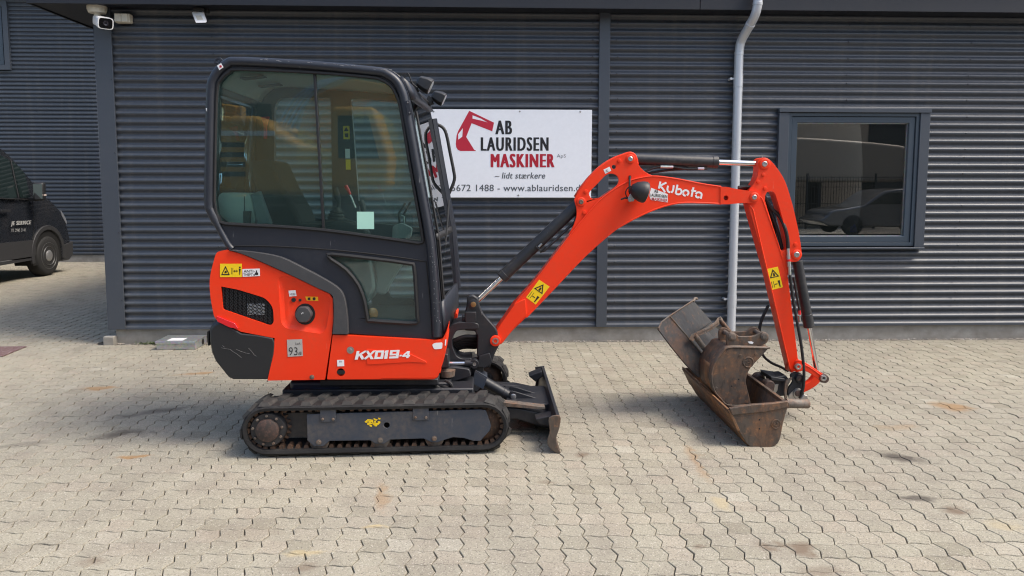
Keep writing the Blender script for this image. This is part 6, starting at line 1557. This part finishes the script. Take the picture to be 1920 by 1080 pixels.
# galvanised bait box by the plinth
b0, b1 = G(291, 657), G(366, 657)
gx0, gx1, gy0, gy1 = b0.x, W(366, 657, b0.y).x, b0.y, 7.49
ztop = W(330, 641, gy0).z
bx = empty('galvanised_box', ((gx0 + gx1) / 2, gy0, 0), 'galvanised steel box with a round hole on the ground against the concrete plinth', 'box')
part('case', GALV, bx, lambda m: m.box(gx0 + 0.01, gx1, gy0 + 0.008, gy1, 0.004, ztop - 0.004), bevel=0.003)
part('lid', GALV, bx, lambda m: m.box(gx0, gx1 + 0.003, gy0, gy1, ztop - 0.004, ztop + 0.006).box(gx0, gx1 + 0.003, gy0, gy0 + 0.006, ztop - 0.02, ztop - 0.004), bevel=0.002)
part('entry_hole', DARKHOLE, bx, lambda m: m.lathe((gx1 + 0.0005, gy1 - 0.10, ztop * 0.5), (1, 0, 0), [(0, 0.03), (0.0015, 0.03)], 22))
part('label', WHITE, bx, lambda m: m.box(gx0 + 0.10, gx0 + 0.25, gy0 + 0.03, gy0 + 0.15, ztop + 0.006, ztop + 0.007), smooth=0)
part('lock', STEEL, bx, lambda m: m.lathe(((gx0 + gx1) / 2, gy0 + 0.008, ztop * 0.62), (0, -1, 0), [(0, 0.010), (0.006, 0.009)], 14))
# loose concrete block at the corner
cb = MB(); p0 = G(205, 653)
cb.box(XC - 0.045, XC + 0.06, YW - 0.06, YW + 0.05, -0.01, 0.085)
cbo = cb.build('concrete_block', CONC, None, bevel=0.008)
tag(cbo, 'small concrete block at the foot of the building corner', 'block')
# reddish mat
mt = MB()
q = [G(-30, 652), G(51, 650.5), G(6, 669), G(-90, 671)]
mt.extrude([p + Vector((0, 0, 0.010)) for p in q], (0, 0, -0.009))
RMAT = NT('maroon_mat'); _p = RMAT.pos()
_w = RMAT.n('ShaderNodeTexWave', {'Vector': _p, 'Scale': 14.0, 'Distortion': 9.0, 'Detail': 2.0, 'Detail Scale': 2.0}).outputs[1]
RMAT.principled(Base_Color=RMAT.mix(RMAT.math('MULTIPLY', RMAT.ramp(_w, [(0.72, 0.0), (0.82, 1.0)]), 0.55), (0.075, 0.024, 0.024), (0.45, 0.38, 0.36)), Roughness=0.85, Normal=RMAT.bump(RMAT.noise(_p, 120, 3), 0.4, 0.004))
mto = mt.build('floor_mat', RMAT.m, None, bevel=0.004)
tag(mto, 'maroon patterned mat lying on the paving at the left edge', 'mat')
# grit along the plinth
gr = MB(); rr = random.Random(21)
def pebble(m, x, y, s_):
    h = rr.uniform(0.5, 0.9)
    pts = [(x + s_ * math.cos(a + rr.uniform(-.3, .3)), y + s_ * math.sin(a + rr.uniform(-.3, .3)), 0.002) for a in (0, 1.57, 3.14, 4.71)]
    m.add(pts + [(x + rr.uniform(-.3, .3) * s_, y + rr.uniform(-.3, .3) * s_, s_ * h)], [(0, 1, 4), (1, 2, 4), (2, 3, 4), (3, 0, 4)])
for k in range(3400):
    x = rr.uniform(-0.6, 8.0) if rr.random() < 0.85 else rr.uniform(-3.7, -0.6)
    y = YW + 0.012 - abs(rr.gauss(0, 0.045))
    pebble(gr, x, y, rr.uniform(0.003, 0.010))
for k in range(420):
    pebble(gr, rr.uniform(-4, 6.5), rr.uniform(2.8, 7.3), rr.uniform(0.0015, 0.004))
GRM = NT('grit'); GRM.principled(Base_Color=GRM.ramp(GRM.noise(GRM.pos(), 60, 2), [(0.35, (0.16, 0.12, 0.09)), (0.5, (0.32, 0.28, 0.23)), (0.65, (0.55, 0.52, 0.47))]), Roughness=0.9)
tag(gr.build('loose_grit', GRM.m, None, smooth=0, recalc=False), 'loose sand and pebbles swept along the foot of the wall', 'gravel', kind='stuff')
wd = MB()
for k in range(170):
    x, y = G(275, 653).x + rr.gauss(0, 0.075), 7.485 - abs(rr.gauss(0, 0.02))
    a, l_ = rr.uniform(0, 6.28), rr.uniform(0.02, 0.05)
    d_ = Vector((math.cos(a), math.sin(a) * 0.5, rr.uniform(0.2, 0.8))).normalized() * l_; s_ = Vector((-math.sin(a), math.cos(a), 0)) * 0.004
    b_ = Vector((x, y, 0.0)); wd.add([b_ - s_ * .4, b_ + d_ * .6 - s_, b_ + d_, b_ + d_ * .6 + s_, b_ + s_ * .4], [(0, 1, 2, 3, 4)])
tag(wd.build('weed_tuft', plain('weed_green', (0.07, 0.10, 0.03), 0.7), None, smooth=0, recalc=False), 'low green weeds growing at the plinth left of the galvanised box', 'weeds', kind='stuff')

# ================================================================ the van
VX = -7.60
van = empty('delivery_van', (VX, 12.0, 0), 'dark grey van with white side lettering parked nose to the far wall', 'van')
VAN = paint('van_charcoal_paint', (0.013, 0.015, 0.019), 0.25, dirt_amt=0.12, coat=0.5)
VANPL = plain('van_grey_plastic', (0.030, 0.030, 0.032), 0.55)
DGLASS = plain('van_dark_glass', (0.012, 0.020, 0.020), 0.06, 0.0, Coat_Weight=0.6)
TYRE = plain('tyre_rubber', (0.014, 0.014, 0.014), 0.8)
V = lambda px: [WX(x, y, VX) for x, y in px]
wc = WX(91, 479, VX); wr = 0.35; wc.z = wr
zrow = lambda y, z: Vector((VX, y, z))
YFN = WX(136, 465, VX).y                              # nose
y0v = wc.y - 4.2
side_o = [zrow(y0v, 0.42), zrow(wc.y - 0.47, 0.40)]
for i in range(13):
    a = R(190 - 200 * i / 12); side_o.append(zrow(wc.y + 0.42 * math.cos(a), wr + 0.03 + 0.42 * math.sin(a)))
side_o += [zrow(wc.y + 0.5, 0.28), zrow(YFN - 0.06, 0.28)]
nose = [WX(x, y, VX) for x, y in ((136, 470), (133, 446), (128, 425), (121, 406), (108, 389), (93, 373), (84, 367), (70, 345), (55, 323), (40, 303), (22, 283), (8, 272), (-8, 263), (-40, 250))]
nose = [Vector((VX, p.y, p.z)) for p in nose]
nose = [Vector(p) for p in smooth_path([tuple(p) for p in nose], 2)]
roofz = nose[-1].z
side_o += nose + [zrow(nose[-1].y - 0.5, roofz + 0.10), zrow(nose[-1].y - 1.2, roofz + 0.14), zrow(y0v, roofz + 0.14)]
m = MB()
def vring(dx, k, kz=1.0):
    cy_ = wc.y - 1.7
    return [Vector((VX - dx, p.y, p.z)) - Vector((0, (k * max(0.0, (p.y - wc.y - 0.1)) / 1.0 if p.z > 0.27 else 0), 0)) for p in side_o]
def lean(dx, k):                       # the upper body leans inwards
    return [Vector((VX - dx - max(0.0, p.z - 1.15) * 0.13, p.y - k * max(0.0, p.y - wc.y - 0.2), p.z)) for p in side_o]
def lean2(dx, k):
    return [Vector((VX - 1.98 + dx + max(0.0, p.z - 1.15) * 0.13, p.y - k * max(0.0, p.y - wc.y - 0.2), p.z)) for p in side_o]
rs_ = [lean(0.0, 0.10), lean(0.03, 0.03), lean(0.10, 0.0), lean(0.6, -0.08), lean2(0.6, -0.08), lean2(0.10, 0.0), lean2(0.0, 0.3)]
n = len(side_o)
m.add([p for r_ in rs_ for p in r_], [(a * n + i, a * n + (i + 1) % n, (a + 1) * n + (i + 1) % n, (a + 1) * n + i) for a in range(6) for i in range(n)] + [tuple(range(n - 1, -1, -1)), tuple(range(6 * n, 7 * n))])
vb = m.build('body', VAN, van, bevel=0.015, smooth=30)
def onvan(x, y, off=0.004):            # pixel -> leaning side of the van
    p = WX(x, y, VX)
    for _ in range(3):
        xx = VX - max(0.0, p.z - 1.15) * 0.13
        p = WX(x, y, xx + off)
    return p
def vplate(name, px, mat, par=vb, th=0.012, off=0.004, bevel=0.002):
    m = MB(); m.extrude([onvan(x, y, off) for x, y in px], Vector((-th, 0, 0)))
    return m.build(name, mat, par, bevel=bevel)
vplate('door_window', smooth_path([(-30, 288), (0, 291), (12, 297), (19, 303), (24, 330), (32, 371), (0, 370), (-30, 369)], 2, True), DGLASS)
vplate('quarter_window', round_poly([(22, 301), (36, 313), (47, 326), (57, 371), (38, 371)], 3), DGLASS)
m = MB(); m.tube([onvan(x, y, 0.006) for x, y in ((20, 300), (28, 338), (35, 371))], 0.012, 6); m.build('window_post', BLACKP, vb)
m = MB(); m.tube([onvan(x, y, 0.004) for x, y in ((-40, 371.5), (0, 372), (59, 374))], 0.010, 6); m.build('window_trim', BLACKP, vb)
vplate('side_moulding', [(-40, 460), (66, 450), (68, 476), (66, 480), (-40, 497)], VANPL, off=0.012, th=0.02)
vplate('sill', [(-40, 498), (60, 484), (60, 488), (-40, 505)], VANPL, off=0.006, th=0.05)
m = MB()
arc = [(wc.y + r_ * math.cos(R(a)), wr + 0.03 + r_ * math.sin(R(a))) for r_, rng_ in ((0.42, range(195, -16, -15)), (0.50, range(-15, 196, 15))) for a in rng_]
m.extrude([Vector((VX + 0.018, y, z)) for y, z in arc], Vector((-0.04, 0, 0)))
m.build('wheel_arch', VANPL, vb, bevel=0.008)
m = MB(); m.extrude([Vector((VX - 0.01, y, z)) for y, z in [(wc.y + 0.47 * math.cos(R(a)), wr + 0.03 + 0.47 * math.sin(R(a))) for a in range(-20, 201, 10)]], Vector((-0.3, 0, 0)))
m.build('wheel_well', DARKHOLE, vb)
m = MB(); m.lathe(wc + Vector((0.012, 0, 0)), (-1, 0, 0), [(0.0, 0.235), (-0.0, 0.30), (0.02, 0.335), (0.06, wr), (0.19, wr), (0.22, 0.32)], 40)
wh = m.build('wheel', TYRE, van)
part('rim', plain('wheel_steel', (0.10, 0.10, 0.10), 0.4, 0.5), wh, lambda m: m.lathe(wc + Vector((0.02, 0, 0)), (-1, 0, 0), [(0.03, 0.05), (0.03, 0.12), (0.015, 0.15), (0.0, 0.165), (0.03, 0.18), (0.03, 0.2), (0.004, 0.225), (0.01, 0.236)], 36))
part('hub_cap', plain('hub_silver', (0.35, 0.35, 0.35), 0.35, 0.6), wh, lambda m: m.lathe(wc + Vector((0.03, 0, 0)), (-1, 0, 0), [(0, 0.05), (0.006, 0.085), (0.02, 0.10)], 24))
vplate('headlight', smooth_path([(114, 394), (118, 400), (124, 411), (126, 421), (121, 414), (116, 404)], 2, True), plain('headlamp_glass', (0.16, 0.17, 0.19), 0.12), th=0.06, off=0.004)
vplate('bumper', [(117, 460), (137, 452), (137, 478), (130, 487), (118, 489)], VANPL, th=0.3, off=0.008, bevel=0.01)
mm = empty('x', (0, 0, 0)); bpy.data.objects.remove(mm)
mc = WX(74, 359, VX + 0.16)
mir = part('mirror', BLACKP, van, lambda m: m.obox(mc, (0.075, 0.02, 0), (-0.015, 0.07, 0), (0, 0.01, 0.15)), bevel=0.03, seg=3)
part('mirror_glass', plain('mirror_silver', (0.10, 0.13, 0.13), 0.1), mir, lambda m: m.extrude([mc + Vector(v) for v in ((-0.05, -0.087, -0.12), (0.08, -0.062, -0.12), (0.08, -0.062, 0.12), (-0.05, -0.087, 0.12))], Vector((-0.001, 0.004, 0))), bevel=0.001)
part('mirror_indicator', plain('indicator_pale', (0.6, 0.5, 0.45), 0.3), mir, lambda m: m.obox(mc + Vector((0.078, 0.0, -0.06)), (0.004, 0, 0), (0, 0.05, 0), (0, 0, 0.012)))
part('mirror_arm', BLACKP, mir, lambda m: m.obox(mc + Vector((-0.12, 0.02, -0.13)), (0.08, 0, 0), (0, 0.04, 0), (0, 0, 0.03)), bevel=0.01)
def vtext(txt, x0, y0, x1, y1, bold, slope, shear=0.0, heavy=0.0):
    a_, b_, c_ = onvan(x0, y1), onvan(x1, y1 + slope * (x1 - x0)), onvan(x0, y0)
    lettering('side_lettering', txt, a_, b_ - a_, c_ - a_, plain('van_lettering', (0.36, 0.36, 0.35), 0.5), vb, bold, shear, (0.006, 0, 0), heavy)
vtext('JE SERVICE', 20, 415, 56.5, 425, 0.0, -0.06, 0.03, 0.007)
vtext('Tlf. 2945 3141', 20, 429, 47, 435, 0.0, -0.04)
vplate('door_handle', [(2, 393), (20, 393), (20, 397), (2, 397)], BLACKP, off=0.02, th=0.03)
m = MB(); m.tube([onvan(x, y, 0.002) for x, y in ((61, 376), (64, 420), (62, 452), (60, 480))], 0.005, 5); m.build('door_gap', DARKHOLE, vb)

# ================================================================ the yard behind the camera, seen mirrored in the panes
hall = empty('opposite_hall', (0, -16, 0), 'dark brown hall across the yard, mirrored in the building window', 'building')
HALL = paint('hall_brown_cladding', (0.48, 0.39, 0.30), 0.7)
part('wall', HALL, hall, lambda m: m.box(-26, 30, -20, -16, 0, 6.2))
part('roof', FASCIA, hall, lambda m: m.box(-26.5, 30.5, -20.5, -15.6, 6.2, 6.5))
for k in range(5):
    part('gate', plain('gate_dark', (0.03, 0.03, 0.032), 0.5), hall, lambda m: m.box(-20 + k * 9, -16 + k * 9, -16.02, -15.98, 0, 4.2))
ORANGE = paint('yellow_orange_paint', (0.62, 0.31, 0.035), 0.45, dirt_amt=0.2)
def big_excavator(x, y, label, tur=1):
    x, y, px_, py_ = 0.0, 0.0, x, y
    e = empty('tracked_excavator', (0, 0, 0), label, 'excavator', 'orange excavators mirrored in the cab glass')
    part('track', RUBBER, e, lambda m: m.extrude([Vector((x + dx_, y + 1.1, z)) for dx_, z in ((-1.9, 0.3), (-1.6, 0.0), (1.6, 0.0), (1.9, 0.3), (1.9, 0.6), (1.6, 0.9), (-1.6, 0.9), (-1.9, 0.6))], (0, 0.45, 0)), bevel=0.05)
    part('track', RUBBER, e, lambda m: m.extrude([Vector((x + dx_, y - 1.5, z)) for dx_, z in ((-1.9, 0.3), (-1.6, 0.0), (1.6, 0.0), (1.9, 0.3), (1.9, 0.6), (1.6, 0.9), (-1.6, 0.9), (-1.9, 0.6))], (0, 0.45, 0)), bevel=0.05)
    part('chassis', GUNM, e, lambda m: m.box(x - 1.0, x + 1.0, y - 1.1, y + 1.1, 0.5, 1.0), bevel=0.05)
    b = part('upper_body', ORANGE, e, lambda m: m.extrude([Vector((x + tur * dx_, y - 1.25, z)) for dx_, z in ((-1.9, 1.05), (1.4, 1.05), (1.4, 1.5), (0.2, 1.95), (-0.4, 2.35), (-1.5, 2.35), (-1.9, 2.1))], (0, 2.5, 0)), bevel=0.10, seg=3)
    for k in range(4): part('vent_slat', GUNM, b, lambda m: m.box(x - tur * 1.45, x - tur * 0.6, y + 1.245, y + 1.26, 1.35 + 0.16 * k, 1.43 + 0.16 * k))
    c = part('cab', ORANGE, e, lambda m: m.extrude([Vector((x + tur * dx_, y + 0.3, z)) for dx_, z in ((0.75, 1.15), (1.75, 1.15), (1.80, 1.7), (1.55, 2.5), (0.85, 2.5))], (0, 1.0, 0)), bevel=0.08, seg=3)
    part('cab_window', DGLASS, c, lambda m: m.extrude([Vector((x + tur * dx_, y + 1.295, z)) for dx_, z in ((0.95, 1.65), (1.62, 1.65), (1.45, 2.35), (0.95, 2.35))], (0, 0.02, 0)), bevel=0.005)
    bo = part('boom', ORANGE, e, lambda m: m.extrude([Vector((x + tur * dx_, y - 0.2, z)) for dx_, z in ((-0.3, 1.3), (0.5, 1.3), (0.75, 2.4), (1.3, 2.75), (2.6, 2.6), (2.65, 2.85), (1.0, 3.1), (0.2, 2.75))], (0, 0.35, 0)), bevel=0.03)
    part('stick', ORANGE, e, lambda m: m.extrude([Vector((x + tur * dx_, y - 0.15, z)) for dx_, z in ((2.4, 2.9), (2.75, 2.85), (2.7, 0.9), (2.45, 0.9))], (0, 0.25, 0)), bevel=0.03)
    for k in range(4):
        part('hydraulic_line', CHROME, e, lambda m: m.tube(smooth_path([(x + tur * (-0.35 + 0.1 * k), y + 0.2 + 0.05 * k, 2.2), (x + tur * (0.0 + 0.1 * k), y + 0.22 + 0.05 * k, 2.75), (x + tur * (0.5 + 0.1 * k), y + 0.22 + 0.05 * k, 3.05), (x + tur * (1.0 + 0.1 * k), y + 0.22 + 0.05 * k, 3.1)], 3), 0.03, 6))
    part('stripe', WHITE, b, lambda m: m.box(x - tur * 1.6, x - tur * 0.1, y + 1.245, y + 1.262, 2.02, 2.10))
    e.location = (px_, py_, 0); e.scale = (1.3, 1.3, 1.3)
    return e
big_excavator(-4.4, -9.0, 'orange tracked excavator across the yard, mirrored in the middle of the cab glass', 1)
big_excavator(-10.2, -12.0, 'orange tracked excavator across the yard, further back, mirrored at the left in the cab glass', 1)
CXR, CYR = 12.9, -5.4
car = empty('parked_car', (CXR, -9.0, 0), 'dark car across the yard, mirrored in the building window', 'car')
cb_ = [(-2.1, 0.3), (-2.15, 0.62), (-1.95, 0.80), (-1.0, 0.95), (-0.35, 1.40), (0.9, 1.45), (1.6, 1.0), (2.1, 0.95), (2.15, 0.4), (2.05, 0.28)]
m = MB(); m.extrude([Vector((CXR + dx_, CYR - 4.4, z)) for dx_, z in smooth_path(cb_, 2, True)], (0, 1.7, 0))
cbd = m.build('body', plain('car_paint', (0.12, 0.12, 0.125), 0.2, 0.3, Coat_Weight=1.0), car, bevel=0.12, seg=3)
part('side_windows', DGLASS, cbd, lambda m: m.extrude([Vector((CXR + dx_, CYR - 2.70, z)) for dx_, z in ((-0.85, 0.98), (-0.3, 1.33), (0.85, 1.36), (1.35, 1.0))], (0, 0.012, 0)))
for dx_ in (-1.35, 1.35):
    for yy in (-2.86, -4.42): part('wheel', TYRE, car, lambda m: m.lathe((CXR + dx_, CYR + yy, 0.32), (0, 1, 0), [(0, 0.2), (0.02, 0.30), (0.05, 0.32), (0.17, 0.32), (0.19, 0.2)], 28))

fen = empty('mesh_fence', (10.0, -11.5, 0), 'black mesh fence across the yard, mirrored in the building window', 'fence')
for k in range(7): part('post', GUNM, fen, lambda m: m.box(4.0 + k * 2.5, 4.06 + k * 2.5, -11.55, -11.49, 0, 2.0))
def fmesh(m):
    for i in range(150): m.box(4.0 + i * 0.1, 4.012 + i * 0.1, -11.52, -11.508, 0.1, 1.9)
    for z in (0.3, 0.9, 1.5, 1.85): m.box(4.0, 19.0, -11.507, -11.495, z, z + 0.02)
part('wire_mesh', GUNM, fen, fmesh)['kind'] = 'stuff'
bt = empty('covered_boat', (12.5, -13.5, 0), 'pale covered boat on a cradle across the yard, mirrored in the building window', 'boat')
part('hull', plain('pale_hull', (0.30, 0.25, 0.20), 0.4), bt, lambda m: m.extrude([Vector((12.5 + dx_, -14.6, z)) for dx_, z in smooth_path([(-3.9, 3.0), (-3.3, 2.3), (-1.5, 1.75), (2.5, 1.7), (3.6, 1.9), (3.7, 2.9), (1.0, 3.25), (-2.0, 3.35)], 3, True)], (0, 1.9, 0)), bevel=0.25, seg=4)
for dx_ in (-2.0, 0.2, 2.4): part('cradle_leg', GUNM, bt, lambda m: m.box(12.5 + dx_, 12.62 + dx_, -14.2, -13.2, 0, 1.85))
